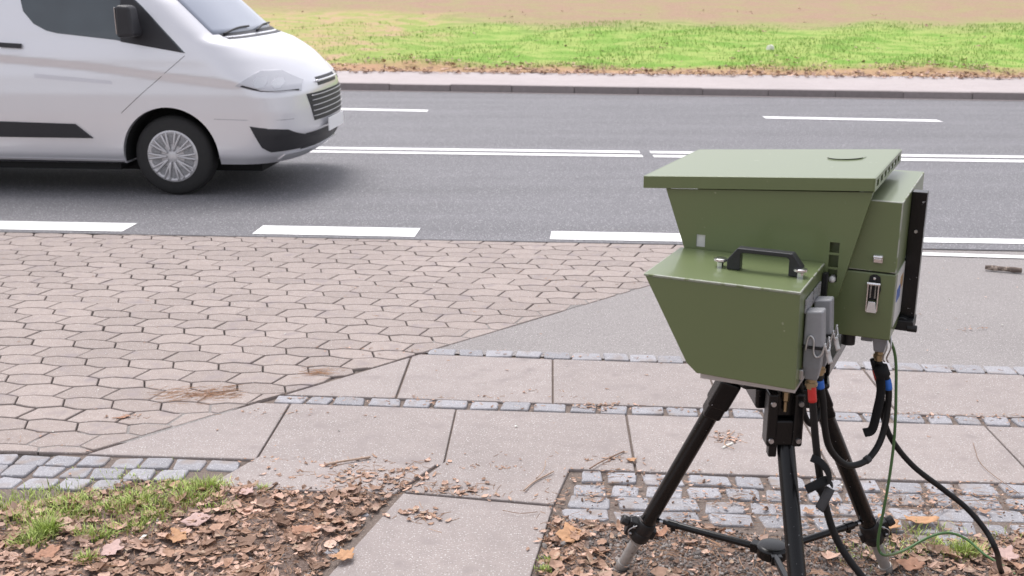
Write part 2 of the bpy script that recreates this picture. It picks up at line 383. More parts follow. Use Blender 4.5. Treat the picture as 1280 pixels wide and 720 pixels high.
slab_row(r1f, r1b, [-1.25, -.515, .18, .91, 1.655, 2.38, 3.12, 3.86, 4.6, 5.34, 6.1, 6.9])
slab_row(r2f, r2b, [-1.72, -.99, -.262, .467, 1.21, 1.95, 2.69, 3.43, 4.17, 4.91, 5.6, 6.4])
for q in [[(-.255, 3.835), (.232, 3.795), (.150, 3.462), (-.395, 3.565)],
          [(-.397, 3.558), (.148, 3.455), (.018, 2.76), (-.64, 2.80)],
          [(-.642, 2.79), (.016, 2.75), (-.12, 2.05), (-.85, 2.10)],
          [(-.985, 3.872), (-.272, 3.823), (-.425, 3.55), (-1.13, 3.60)]]:
    stone(slabs, q, 0, gap=.004, bev=.004, drop=.004, tilt=.0006)
struct(slabs.build('paving_slabs', M['slab']))

# granite setts
setts = MB()
def sett(cx, cy, w, d, ang, top=0, tilt=.002):
    q = []
    for sx, sy in ((-1, -1), (1, -1), (1, 1), (-1, 1)):
        x = sx*(w/2+rnd.uniform(-.011, .004)); y = sy*(d/2+rnd.uniform(-.008, .003))
        k = rnd.uniform(.05, .20)
        pts = [(x-sx*w*k*.5, y+rnd.uniform(-.002, .002)), (x, y-sy*d*k*.8)]
        if sx*sy > 0: pts = [pts[1], pts[0]] if (sx > 0) == (sy > 0) else pts
        else: pts = pts
        q += pts if (sx, sy) in ((1, -1), (-1, 1)) else pts
    ca, sa = math.cos(ang), math.sin(ang)
    q = sorted(q, key=lambda t: math.atan2(t[1]/d, t[0]/w))
    q = [(cx+x*ca-y*sa, cy+x*sa+y*ca) for x, y in q]
    stone(setts, q, top, gap=.0005, bev=.006, drop=.006, depth=.03, dome=.0012, tilt=tilt)
def sett_row(fa, fb, x0, x1, w=(.10, .16), g=.008, top=.0, keep=1.0, tilt=.0016):
    x = x0
    while x < x1:
        ww = rnd.uniform(*w)
        d = fb(x)-fa(x)
        if rnd.random() < keep: sett(x+ww/2, (fa(x)+fb(x))/2+rnd.uniform(-.003, .003), ww-g, d-.004, -.075+rnd.gauss(0, .022), top+rnd.uniform(-.003, .002), tilt)
        x += ww
sett_row(r1b, line((-.44, 5.145), (2.46, 4.875)), -.42, 7, (.125, .15))
sett_row(r2b, r1f, -1.06, 7, (.11, .165), g=.010, keep=.97)
c0 = lambda k: (lambda x: r2f(x)-.008-.098*k)
for k in range(3):
    sett_row(c0(k+1), c0(k), -2.9, [-1.10, -1.3, -1.5][k]+rnd.uniform(-.04, 0), (.105, .14), top=-.002)
for k in range(6):
    x0 = .245-.026*k
    sett_row(c0(k+1), c0(k), x0, 3.4, (.10, .185), g=.016, top=-.002-.0015*k, keep=[1, 1, .98, .9, .55, .2][k], tilt=.003)
for x, y, w_, d_, a in ((-.72, 3.36, .15, .11, .4), (-.86, 3.16, .13, .1, .9), (-.62, 3.18, .1, .09, .2), (-.68, 2.98, .14, .1, .5), (-.55, 3.42, .09, .08, .3)):
    sett(x, y, w_, d_, a, -.008)
struct(setts.build('granite_setts', M['granite']))

# lane markings
def marking(pts, mat='marking', z=0.0, name='lane_marking'): sheet(name, [(p[0], p[1]) for p in pts], z, M[mat])
def band(x0, x1, f0, f1, slant=.0): return [(x0, f0(x0)), (x1, f0(x1)), (x1+slant, f1(x1+slant)), (x0+slant, f1(x0+slant))]
m_lo, m_hi = (lambda x: near_edge(x)+.085), (lambda x: near_edge(x)+.36)
for k in range(-8, 1): 
    x0 = .27+2.16*k; x1 = x0+1.19
    marking(band(x0, x1, m_lo, lambda x: m_hi(x)-.02*max(k+1, 0), .02))
thin = line((2.9, 7.39), (3.58, 7.345)); thin_t = line((2.95, 7.535), (3.64, 7.485))
marking(band(2.35, 14, thin, thin_t))
lo2, hi2 = line((2.76, 7.02), (3.39, 6.94)), line((2.8, 7.10), (3.43, 7.02))
marking(band(1.95, 14, lo2, hi2))
def px_line(a, b): p, q = at(*a), at(*b); return line((p.x, p.y), (q.x, q.y))
du0, du1 = px_line((400, 186.2), (1280, 197.6)), px_line((400, 183.4), (1280, 194.6))
dl0, dl1 = px_line((400, 190.6), (1280, 203.0)), px_line((400, 188.0), (1280, 199.8))
for a, b in ((-40, 1.36), (1.47, 2.0), (2.3, 40)):
    marking(band(a, b, du0, du1), 'marking_old'); marking(band(a, b, dl0, dl1), 'marking_old')
fd0, fd1 = px_line((415, 137.3), (1175, 152.3)), px_line((415, 134.8), (1175, 149.6))
for k in range(-5, 6):
    a = 3.34+6.71*k; marking(band(a, a+2.2, fd0, fd1), 'marking_old')
# darker repair seam and gutter strips on the road
M['seam'] = material('seam', (.09, .088, .094), .75, noise=(60, .3))
s0 = lambda x: near_edge(x)-.0
sheet('road_seam', band(-30, 30, lambda x: near_edge(x)-.004, lambda x: near_edge(x)+.02), -.001, M['seam'])

# far kerb, footpath, grass bank
kb = MB(); x = -42
while x < 42:
    y0, y1 = far_edge(x), far_edge(x+1.0)
    lo = [(x, y0, -.03), (x+.994, y1, -.03), (x+.994, y1+.14, -.03), (x, y0+.14, -.03)]
    dz = rnd.uniform(-.006, .006)
    hi = [(a, b+(.012 if i < 2 else 0), .105+dz) for i, (a, b, c) in enumerate(lo)]
    kb.prism(lo, hi); x += 1.0
struct(kb.build('kerb', M['kerb'], bevel=.012))
sheet('footpath', [(XL, far_edge(XL)+.13), (XR, far_edge(XR)+.13), (XR, bank_edge(XR)+.2), (XL, bank_edge(XL)+.2)], .096, M['footpath'])
gut = MB(); x = -42
while x < 42:
    gut.box((x, 0, 0), (x+.99, .001, .001)); x += 1
sheet('gutter', [(XL, far_edge(XL)-.16), (XR, far_edge(XR)-.16), (XR, far_edge(XR)), (XL, far_edge(XL))], -.0005, material('gutter', (.20, .175, .175), .9, noise=(20, .2)))
def bank():
    a0 = Vector((-3.37, 20.54, 0)); ang = math.atan2(19.13-20.54, 8.95+3.37)
    bs = [0, .4, .8, 1.3, 2, 3, 4, 5, 6.5, 8, 10, 12, 14, 17, 20, 24, 30, 40, 60, 100, 180, 320]
    us = list(np.arange(-60, 61, 1.5)); us = [-320, -200, -120, -80]+us+[80, 120, 200, 320]
    vs = []
    for b in bs:
        for u_ in us:
            t = min(b, 20); z = .10+.05*t + (.055*min(max(b-20, 0), 40)) + (.006*max(b-60, 0))
            if b > .5: z += .05*math.sin(u_*.7+b*.5)+.04*math.sin(u_*1.9-b*.9)
            vs.append((u_, b, z))
    n = len(us); fs = [(j*n+i, j*n+i+1, (j+1)*n+i+1, (j+1)*n+i) for j in range(len(bs)-1) for i in range(n-1)]
    mb = MB(); mb.add(vs, fs); o = mb.build('grass_bank', M['bank'], smooth=True)
    o.location = a0; o.rotation_euler = (0, 0, ang); o['kind'] = 'structure'; return o, a0, ang
bank_ob, bank_o, bank_ang = bank()

# soil mounds that carry the leaf litter
def hgt(x, y): return .006*math.sin(x*9+y*5)+.005*math.sin(x*21-y*17)+.004*math.sin(x*37+y*29)
def inside(poly, x, y):
    c = False
    for i in range(len(poly)):
        (x1, y1), (x2, y2) = poly[i-1], poly[i]
        if (y1 > y) != (y2 > y) and x < (x2-x1)*(y-y1)/(y2-y1)+x1: c = not c
    return c
LEFT = [(-1.72, 3.50), (-1.42, 3.665), (-1.15, 3.66), (-.98, 3.66), (-.80, 3.60), (-.62, 3.62), (-.42, 3.66), (-.38, 3.62), (-.44, 3.52), (-.58, 3.10), (-.72, 2.4), (-3.2, 2.4), (-3.2, 3.45), (-2.0, 3.40)]
RIGHT = [(.135, 3.40), (.25, 3.36), (.42, 3.33), (.60, 3.36), (.85, 3.24), (1.15, 3.28), (1.40, 3.22), (1.75, 3.28), (3.2, 3.1), (3.2, 2.2), (-.06, 2.2)]
def edge_dist(poly, x, y):
    best = 9
    for i in range(len(poly)):
        (x1, y1), (x2, y2) = poly[i-1], poly[i]
        dx, dy = x2-x1, y2-y1; t = max(0, min(1, ((x-x1)*dx+(y-y1)*dy)/(dx*dx+dy*dy)))
        best = min(best, math.hypot(x-x1-t*dx, y-y1-t*dy))
    return best
def soil_z(x, y):
    for P in (LEFT, RIGHT):
        if inside(P, x, y): return -.016+min(1, edge_dist(P, x, y)/.12)*(.022+hgt(x, y)*.8)
    return None
def soil(P, name):
    x0, x1 = min(p[0] for p in P), max(p[0] for p in P); y0, y1 = min(p[1] for p in P), max(p[1] for p in P)
    st = .02; nx = int((x1-x0)/st)+1; ny = int((y1-y0)/st)+1
    vs = []; ok = []
    for j in range(ny):
        for i in range(nx):
            x, y = x0+i*st, y0+j*st; z = soil_z(x, y); ok.append(z is not None)
            vs.append((x, y, (z if z is not None else -.02)+rnd.uniform(-.002, .002)))
    fs = [(j*nx+i, j*nx+i+1, (j+1)*nx+i+1, (j+1)*nx+i) for j in range(ny-1) for i in range(nx-1) if ok[j*nx+i] and ok[j*nx+i+1] and ok[(j+1)*nx+i] and ok[(j+1)*nx+i+1]]
    mb = MB(); mb.add(vs, fs); return struct(mb.build(name, M['soil'], smooth=True))
soil(LEFT, 'soil_patch'); soil(RIGHT, 'soil_patch')
def ground_z(x, y):
    z = soil_z(x, y); return 0.0 if z is None else max(z, -.004)

# ------------------------------------------------------------------ loose stuff: pebbles, crumbs, leaves, grass
def sample(P, n, xlim, ylim, dens=None):
    out = []
    while len(out) < n:
        x, y = rnd.uniform(*xlim), rnd.uniform(*ylim)
        if P is not None and not inside(P, x, y): continue
        if dens and rnd.random() > dens(x, y): continue
        out.append((x, y))
    return out
def rotm():
    q = nr.normal(size=4); q /= np.linalg.norm(q); w, x, y, z = q
    return np.array([[1-2*(y*y+z*z), 2*(x*y-z*w), 2*(x*z+y*w)], [2*(x*y+z*w), 1-2*(x*x+z*z), 2*(y*z-x*w)], [2*(x*z-y*w), 2*(y*z+x*w), 1-2*(x*x+y*y)]])
ico_v = []; t_ = (1+5**.5)/2
for a, b in ((-1, t_), (1, t_), (-1, -t_), (1, -t_)): ico_v.append((a, b, 0))
for a, b in ((-1, t_), (1, t_), (-1, -t_), (1, -t_)): ico_v.append((0, a, b))
for a, b in ((t_, -1), (t_, 1), (-t_, -1), (-t_, 1)): ico_v.append((a, 0, b))
ico_v = np.array(ico_v)/math.sqrt(1+t_*t_)
ico_f = [(0,11,5),(0,5,1),(0,1,7),(0,7,10),(0,10,11),(1,5,9),(5,11,4),(11,10,2),(10,7,6),(7,1,8),(3,9,4),(3,4,2),(3,2,6),(3,6,8),(3,8,9),(4,9,5),(2,4,11),(6,2,10),(8,6,7),(9,8,1)]
def raw(name, V, F, mat, kind='stuff'):
    me = bpy.data.meshes.new(name); me.from_pydata(V, [], F); me.materials.append(mat)
    o = bpy.data.objects.new(name, me); COL.objects.link(o); o['kind'] = kind; return o
def pebbles(name, pts, r, mat, flat=.6):
    V = []; F = []
    for x, y in pts:
        s = rnd.uniform(*r)*(1 if rnd.random() < .93 else 1.8)
        A = (ico_v*(1+nr.normal(0, .16, (12, 1)))*np.array([s*rnd.uniform(.8, 1.5), s, s*flat])) @ rotm().T*1.0
        n = len(V); z = ground_z(x, y)+s*.35
        V += (A+np.array([x, y, z])).tolist(); F += [(a+n, b+n, c+n) for a, b, c in ico_f]
    return raw(name, V, F, mat)
gravel_d = lambda x, y: 1 if (.25 < x < 1.35 and y < 3.25) else .35
pts = sample(RIGHT, 9000, (-.05, 2.4), (2.5, 3.4), gravel_d)
pts += sample(LEFT, 1200, (-2.4, -.4), (2.5, 3.75))
tag(pebbles('gravel', pts, (.0028, .0062), M['pebble']), 'fine grey gravel lying under the tripod feet', 'gravel')
def scrap(V, F, x, y, z, L, W, curl, ang, tilt):
    """one crumpled fragment of a dead leaf: a bent little sheet with a ragged outline"""
    n = len(V); k = 4; ca, sa = math.cos(ang), math.sin(ang)
    c2 = rnd.uniform(-1, 1)*curl; tw = rnd.uniform(-.6, .6)
    tx, ty = rnd.gauss(0, tilt), rnd.gauss(0, tilt)
    for i in range(k+1):
        t = i/k*2-1; w = W*(1-abs(t)**1.7*rnd.uniform(.55, .95))*rnd.uniform(.7, 1.15)
        for s in (-1, 0, 1):
            a = t*L/2; b = s*w/2+rnd.uniform(-.08, .08)*W
            h = curl*(t*t)*L*.35+c2*abs(s)*W*.4+tw*t*s*W*.4+rnd.gauss(0, .04)*W+a*tx+b*ty
            V.append((x+a*ca-b*sa, y+a*sa+b*ca, z+abs(h)*.9+.001))
    for i in range(k):
        for j in range(2): q = n+i*3+j; F.append((q, q+1, q+4, q+3))
def straw(V, F, x, y, z, L, r, ang, curve=0):
    n = len(V); k = 3; ca, sa = math.cos(ang), math.sin(ang); el = rnd.uniform(-.05, .28); tri = [(0, 1), (-.9, -.5), (.9, -.5)]
    for i in range(k+1):
        t = i/k; a = (t-.5)*L; b = curve*L*(t*(1-t))
        for u_, w_ in tri: V.append((x+a*ca-(b+u_*r)*sa, y+a*sa+(b+u_*r)*ca, z+r+w_*r+t*el*L*.4))
    for i in range(k):
        for j in range(3): q = n+i*3; F.append((q+j, q+(j+1) % 3, q+3+(j+1) % 3, q+3+j))
# where litter lies loose on the pavings: (px, py, spread x, spread y, count)
clusters = [(525, 645, .055, .030, 42, .030), (570, 612, .10, .030, 75, .028), (750, 507, .07, .02, 40, .02), (910, 548, .05, .03, 45, .022), (255, 493, .08, .018, 30, .02),
            (350, 515, .10, .02, 20, .015), (430, 597, .15, .05, 60, .03), (480, 590, .12, .06, 110, .03), (1010, 515, .10, .02, 20, .018), (1160, 520, .12, .02, 35, .018),
            (1230, 522, .12, .02, 35, .018), (680, 490, .10, .03, 10, .016), (560, 497, .25, .02, 26, .016), (160, 522, .06, .02, 14, .018), (40, 545, .05, .02, 8, .014),
            (770, 575, .06, .02, 24, .022), (790, 593, .12, .05, 26, .02), (880, 620, .25, .06, 110, .018), (1080, 630, .30, .06, 150, .02), (1200, 625, .3, .06, 110, .02), (740, 612, .06, .05, 35, .018),
            (470, 395, .03, .01, 5, .015), (700, 350, .05, .02, 7, .015), (640, 340, .2, .05, 6, .015), (500, 355, .5, .1, 8, .015), (1215, 412, .07, .02, 12, .02),
            (1170, 300, .3, .1, 4, .015), (845, 664, .09, .05, 70, .022), (700, 660, .05, .12, 60, .025), (330, 575, .06, .02, 14, .02), (620, 570, .3, .02, 14, .012)]
V, F = [], []; V2, F2 = [], []
for px, py, sx, sy, n, L in clusters:
    c = at(px, py)
    for _ in range(n):
        x, y = c.x+rnd.gauss(0, sx), c.y+rnd.gauss(0, sy)
        if rnd.random() < .55: scrap(V, F, x, y, ground_z(x, y)+rnd.uniform(0, .004), L*rnd.uniform(.5, 1.3), L*rnd.uniform(.25, .7), rnd.uniform(.1, .5), rnd.uniform(0, 6.3), .12)
        else: straw(V2, F2, x, y, ground_z(x, y), L*rnd.uniform(.7, 2.0), .0008, rnd.uniform(0, 3.14), rnd.uniform(-.3, .3))
for _ in range(900):
    x = rnd.uniform(.12, 2.6); y = rnd.uniform(3.2, r2f(x)-.02)
    if rnd.random() > .35+.65*(r2f(x)-y)/.5: continue
    if rnd.random() < .6: scrap(V, F, x, y, rnd.uniform(-.004, .001), rnd.uniform(.008, .03), rnd.uniform(.004, .014), .3, rnd.gauss(0, .5), .1)
    else: straw(V2, F2, x, y, .0, rnd.uniform(.02, .06), .0008, rnd.gauss(0, .6), .1)
for _ in range(420):
    x = rnd.uniform(-1, 2.8); f = rnd.choice([lambda t: r2b(t)+.045, lambda t: r2b(t)+.07, lambda t: r1b(t)+.05, r2f])
    scrap(V, F, x, f(x)+rnd.gauss(0, .012), .0, rnd.uniform(.006, .022), rnd.uniform(.004, .010), .3, rnd.uniform(0, 6.3), .1)
for _ in range(240):                                                     # needles spread over the stones
    px, py = rnd.uniform(190, 300), rnd.gauss(493, 5); c = at(px, py)
    if px > 215 or rnd.random() < .3: straw(V2, F2, c.x+rnd.gauss(0, .01), c.y+(px-250)*.00035, .001, rnd.uniform(.03, .07), .0007, rnd.gauss(.35, .35))
for _ in range(60):
    c = at(rnd.gauss(400, 12), rnd.gauss(466, 3)); straw(V2, F2, c.x, c.y, .001, rnd.uniform(.03, .06), .0007, rnd.gauss(-.1, .3))
for P, n, xl, yl in ((LEFT, 4200, (-2.5, -.3), (2.45, 3.76)), (RIGHT, 2800, (-.05, 2.4), (2.45, 3.42))):
    for x, y in sample(P, n, xl, yl, (lambda x, y: .30 if (.3 < x < 1.25 and y < 3.25) else 1)):
        big = rnd.random() < .07; L = rnd.uniform(.045, .075) if big else rnd.uniform(.008, .036)
        scrap(V, F, x, y, soil_z(x, y)+rnd.uniform(.0, .012), L, L*rnd.uniform(.35, .8), rnd.uniform(.1, .6), rnd.uniform(0, 6.3), .28)
    for x, y in sample(P, int(n*.5), xl, yl):
        straw(V2, F2, x, y, soil_z(x, y)+rnd.uniform(0, .01), rnd.uniform(.02, .09), rnd.uniform(.0006, .0014), rnd.uniform(0, 3.14), rnd.uniform(-.4, .4))
for _ in range(260):                                                     # single crumbs blown over the pavement
    x, y = rnd.uniform(-4, 4), rnd.uniform(3.4, 7.2); L = rnd.uniform(.006, .02)
    scrap(V, F, x, y, .001, L, L*.5, .2, rnd.uniform(0, 6.3), .05)
def whole_leaf(x, y, z, size):
    n0 = len(V); lobes = rnd.choice((3, 5, 5)); n = lobes*4; ang = rnd.uniform(0, 6.3); nar = rnd.uniform(.5, .9); cu = rnd.uniform(.1, .8); cd = rnd.uniform(0, 3.1); tx, ty = rnd.gauss(0, .2), rnd.gauss(0, .2)
    V.append((x, y, z+.002)); rr = [(1-.30*(.5-.5*math.cos(lobes*2*math.pi*i/n)))*rnd.uniform(.75, 1.1) for i in range(n)]
    for f in (.5, 1):
        for i in range(n):
            w = 2*math.pi*i/n; a, b = size*f*rr[i]*math.cos(w), size*f*rr[i]*nar*math.sin(w)
            q = a*math.cos(cd)+b*math.sin(cd); h = cu*q*q/size+rnd.gauss(0, .05)*size*f+a*tx+b*ty
            V.append((x+a*math.cos(ang)-b*math.sin(ang), y+a*math.sin(ang)+b*math.cos(ang), z+abs(h)+.001))
    for i in range(n):
        j = (i+1) % n; F.append((n0, n0+1+i, n0+1+j)); F.append((n0+1+i, n0+1+n+i, n0+1+n+j, n0+1+j))
for P, n, xl, yl in ((LEFT, 330, (-2.4, -.35), (2.5, 3.7)), (RIGHT, 190, (-.05, 2.4), (2.5, 3.36))):
    for x, y in sample(P, n, xl, yl, (lambda x, y: .2 if (.3 < x < 1.25 and y < 3.25) else 1)):
        whole_leaf(x, y, soil_z(x, y)+rnd.uniform(.002, .014), rnd.uniform(.018, .042))
for px, py in ((520, 640), (535, 648), (570, 610), (590, 614), (555, 605), (480, 600), (500, 588), (1090, 612), (1165, 628), (1230, 640), (1010, 640)):
    c = at(px, py); whole_leaf(c.x, c.y, .001, rnd.uniform(.012, .028))
tag(raw('leaf_litter', V, F, M['leaf']), 'crumpled brown dead leaves strewn over the soil and between the stones', 'leaf litter')
tag(raw('dry_stalks', V2, F2, M['straw']), 'thin dry stalks and needles scattered among the dead leaves', 'leaf litter')
pts = sample(LEFT, 3500, (-2.4, -.35), (2.5, 3.75))+sample(RIGHT, 3500, (-.05, 2.4), (2.5, 3.4))
for k in range(260):                                                     # grit in the joints between setts
    x = rnd.uniform(.1, 2.6); pts.append((x, rnd.uniform(3.25, r2f(x)-.02)))
tag(pebbles('soil_crumbs', pts, (.002, .0055), M['crumb']), 'brown crumbs of earth and bark between the leaves', 'soil crumbs')
tag(pebbles('grit', [(rnd.uniform(-3, 3), rnd.uniform(3.6, 7)) for _ in range(260)], (.0016, .0032), M['leaf_pale']), 'pale grit scattered over the paving', 'grit')

def grass(name, tufts, label):
    V, F = [], []
    for px, py, n, spread, h in tufts:
        c = at(px, py)
        for _ in range(int(n*2.6)):
            x, y = c.x+rnd.gauss(0, spread*1.1), c.y+rnd.gauss(0, spread*.7)
            z = ground_z(x, y); L = h*rnd.uniform(.5, 1.25); a = math.atan2(y-c.y, x-c.x)+rnd.gauss(0, 1.0); lean = rnd.uniform(.2, 1.1); w = rnd.uniform(.0011, .0022)
            i0 = len(V); k = 4
            for i in range(k+1):
                t = i/k; r = L*lean*t**1.7*.75; zz = z+L*(t-.45*lean*t*t); ww = w*(1-t**2*.95)
                for s in (-1, 1): V.append((x+r*math.cos(a)-s*ww*math.sin(a), y+r*math.sin(a)+s*ww*math.cos(a), zz))
            for i in range(k): F.append((i0+2*i, i0+2*i+1, i0+2*i+3, i0+2*i+2))
    return tag(raw(name, V, F, M['grass']), label, 'grass')
grass('grass_tufts', [(258, 612, 130, .030, .055), (235, 628, 110, .05, .045), (215, 612, 70, .05, .035), (60, 672, 120, .018, .075), (85, 645, 60, .05, .05), (90, 632, 90, .05, .045), (130, 640, 90, .06, .04),
      (170, 632, 110, .05, .045), (40, 685, 70, .03, .045), (170, 660, 60, .04, .04), (150, 620, 60, .06, .03), (120, 672, 70, .03, .045), (30, 625, 70, .05, .03), (195, 645, 60, .04, .04),
      (40, 655, 80, .06, .05), (110, 705, 30, .015, .04), (10, 640, 50, .05, .04), (275, 640, 25, .03, .03), (330, 612, 12, .01, .03), (70, 620, 40, .06, .03), (160, 600, 40, .08, .02)],
      'fresh green grass tufts among the dead leaves at the left')
grass('grass_tufts', [(1205, 695, 90, .020, .055), (1175, 690, 60, .05, .035), (1120, 690, 40, .05, .03), (1150, 672, 40, .06, .03), (1255, 672, 20, .06, .03), (1080, 700, 20, .05, .025), (690, 700, 35, .015, .02), (680, 712, 30, .012, .02)],
      'small green grass tufts in the leaves by the tripod foot at the right')

# individual fallen leaves
def leaf(px, py, size, ang, mat, label, lobes=5, curl=.25, lift=.012, narrow=.8, depth=.22):
    c = at(px, py); n = lobes*6; ring = []
    for i in range(n):
        w = 2*math.pi*i/n; r = size*(1-depth*(.5-.5*math.cos(lobes*w+.5)))*rnd.uniform(.80, 1.10)
        ring.append((r*math.cos(w), r*math.sin(w)*narrow))
    vs = [(0, 0, 0)]; fs = []
    def z(x, y): return curl*((x*x)/size*.8+abs(y)*.35)+.004*math.sin(x*160)*math.cos(y*130)
    for f in (.35, .7, 1.0):
        for x, y in ring: vs.append((x*f, y*f, z(x*f, y*f)))
    for i in range(n): fs.append((0, 1+i, 1+(i+1) % n))
    for k in range(2):
        for i in range(n): fs.append((1+k*n+i, 1+(k+1)*n+i, 1+(k+1)*n+(i+1) % n, 1+k*n+(i+1) % n))
    mb = MB(); mb.add(vs, fs)
    o = mb.build('fallen_leaf', mat, smooth=True)
    so = o.modifiers.new('t', 'SOLIDIFY'); so.thickness = .0007
    o.location = (c.x, c.y, ground_z(c.x, c.y)+lift); o.rotation_euler = (rnd.uniform(-.15, .15), rnd.uniform(-.15, .15), ang)
    stalk = MB(); stalk.tube([(-size*.15, 0, .001), (-size*.9, .004, .004), (-size*1.35, -.006, .012)], .0009, 6, 4); stalk.build('stalk', M['straw'], o, smooth=True)
    return tag(o, label, 'leaf', 'single fallen leaves')
leaf(246, 657, .052, .3, M['leaf_pink'], 'large pale pink leaf lying right of the grass tufts', 4, .15)
leaf(308, 624, .040, 1.2, M['leaf_pink'], 'pinkish curled leaf at the upper right end of the left leaf litter', 5, .5)
leaf(222, 678, .045, 2.2, M['leaf_orange'], 'orange brown leaf just below the large pale pink leaf', 5, .4)
leaf(60, 700, .045, .5, M['leaf_brown'], 'brown leaf in the bottom left corner of the litter', 5, .4)
leaf(140, 694, .05, 1.5, M['leaf_pink'], 'broad dusty pink leaf at the bottom left, below the grass', 5, .3)
leaf(178, 676, .034, 1.35, M['leaf_pale'], 'narrow white upright leaf in front of the grass tufts', 1, .1, .006, .22, .0)
leaf(825, 673, .040, .5, M['leaf_brown'], 'rolled brown leaf lying between the left tripod leg and its brace', 2, .9, .006, .5)
leaf(782, 712, .036, 1.5, M['leaf_brown'], 'red brown leaf stuck upright against the left tripod foot', 3, .5, .02, .5)
leaf(1150, 655, .070, .1, M['leaf_orange'], 'big tan leaf with an orange spot behind the right tripod foot', 3, .3, .012, .6)
leaf(1110, 660, .05, 2.1, M['leaf_orange'], 'orange leaf touching the right tripod foot', 4, .4)
leaf(1137, 716, .045, 2.8, M['leaf_brown'], 'dark brown leaf at the base of the right tripod foot', 4, .4)
leaf(1255, 700, .05, .8, M['leaf_pink'], 'pale leaf under the green cable in the bottom right corner', 5, .4)
leaf(712, 672, .055, 1.8, M['leaf_orange'], 'broad tan leaf left of the left tripod foot beside the slab edge', 5, .25)
leaf(789, 577, .022, .4, M['leaf_orange'], 'small tan leaf at the edge of the slabs above the setts', 4, .4, .006)
leaf(155, 522, .035, .3, M['leaf_brown'], 'flat brown leaf lying on the interlocking stones at the left', 4, .15, .003, .5)
leaf(430, 700, .045, 1.0, M['leaf_orange'], 'lobed tan leaf beside the left edge of the long front slab', 5, .35)
leaf(380, 668, .05, .2, M['leaf_brown'], 'brown leaf in the litter left of the long front slab', 5, .35)

def twig(pxs, r, mat, label, h=.006, forks=()):
    P = [at(*p) for p in pxs]; o = P[0].copy()
    P = [Vector((p.x, p.y, h+rnd.uniform(0, .005))) for p in P]
    mb = MB(); mb.tube(P, r, 8, 5)
    for f in forks:
        Q = [Vector((*at(*p).xy, h+.006*(i+1))) for i, p in enumerate(f)]; mb.tube(Q, r*.55, 6, 4)
    for i, v in enumerate(mb.v): mb.v[i] = (v[0]+rnd.gauss(0, r*.08), v[1]+rnd.gauss(0, r*.08), v[2])
    return tag(mb.build('twig', mat, org=o, smooth=True), label, 'twig', 'fallen twigs').__setattr__('location', o)
twig([(409, 583), (432, 579), (463, 574)], .0045, M['bark_pale'], 'short thick twig lying on the left slab above the leaf litter')
twig([(655, 616), (668, 604), (692, 592)], .0030, M['bark_pale'], 'crooked bare twig on the middle of the front slab', forks=[[(672, 601), (680, 592), (682, 583)]])
twig([(737, 589), (752, 580), (780, 566)], .0026, M['bark'], 'dark thin twig across the corner of the slabs and the setts')
twig([(628, 622+19), (650, 645), (672, 642)], .0012, M['bark'], 'tiny stick on the front slab')
twig([(240, 716), (262, 700), (285, 690)], .0035, M['bark_dark'], 'dark stick in the litter at the bottom')
twig([(5, 700), (40, 704), (78, 709)], .003, M['bark'], 'long brown stick in the bottom left corner')
twig([(290, 716), (330, 680), (372, 655)], .0016, M['bark'], 'thin bent stalk at the right side of the left litter')
twig([(1216, 300+256), (1228, 585), (1275, 620)], .0012, M['bark'], 'hair thin twig hanging over the slab edge at the right')
twig([(1120, 676), (1190, 632), (1240, 629)], .0016, M['bark_pale'], 'long pale stalk across the setts at the right')
twig([(918, 540), (905, 556), (918, 563)], .0015, M['straw'], 'dry curled stalk on the slab behind the left tripod leg')
tw = MB(); a, b = at(1231, 337), at(1277, 341)
tw.lathe((a.x, a.y, .016), (b.x, b.y, .015), [(0, 0), (0, .013), (.2, .017), (.5, .014), (.8, .018), (1, .015), (1, 0)], 14)
lg = tw.build('branch_piece', M['bark_dark'], org=a, auto=40); lg.location = a
tag(lg, 'short thick piece of dark branch lying on the asphalt near the white line', 'branch')
fe = MB(); a, b = at(903, 561), at(916, 555); fe.tube([(a.x, a.y, .004), ((a.x+b.x)/2, (a.y+b.y)/2, .006), (b.x, b.y, .004)], 0, 8, 4, (.004, .0012))
o = fe.build('paper_scrap', M['leaf_pale'], org=a, smooth=True); o.location = a
tag(o, 'thin white scrap lying on the slab behind the tripod', 'scrap')
def on_bank(u_, b): 
    t = min(b, 20); z = .10+.05*t
    if b > .5: z += .05*math.sin(u_*.7+b*.5)+.04*math.sin(u_*1.9-b*.9)
    return Vector((bank_o.x+u_*math.cos(bank_ang)-b*math.sin(bank_ang), bank_o.y+u_*math.sin(bank_ang)+b*math.cos(bank_ang), z))
sc = MB(); p = on_bank(8.4, 3.3); r_ = []
for i in range(10): w = i*.628; r_.append((.09*math.cos(w)*rnd.uniform(.7, 1.2), .07*math.sin(w)*rnd.uniform(.7, 1.2)))
sc.prism([(x, y, 0) for x, y in r_], [(x*.8, y*.7, .09+rnd.uniform(-.02, .03)) for x, y in r_])
o = sc.build('paper_scrap', M['leaf_pale'], bevel=.01); o.location = p; tag(o, 'crumpled white piece of litter on the far grass bank', 'scrap')
V, F = [], []
for _ in range(2600):
    u_ = rnd.uniform(-6, 22); b = abs(rnd.gauss(0, 1.0)) - .5
    if rnd.random() < .06: b = rnd.uniform(0, 14)
    p = on_bank(u_, b); L = rnd.uniform(.06, .14); scrap(V, F, p.x, p.y, max(p.z, .1)+.01, L, L*.6, rnd.uniform(.1, .5), rnd.uniform(0, 6.3), .25)
tag(raw('roadside_leaves', V, F, M['leaf']), 'orange brown leaves along the far edge of the footpath', 'leaf litter')
V, F = [], []
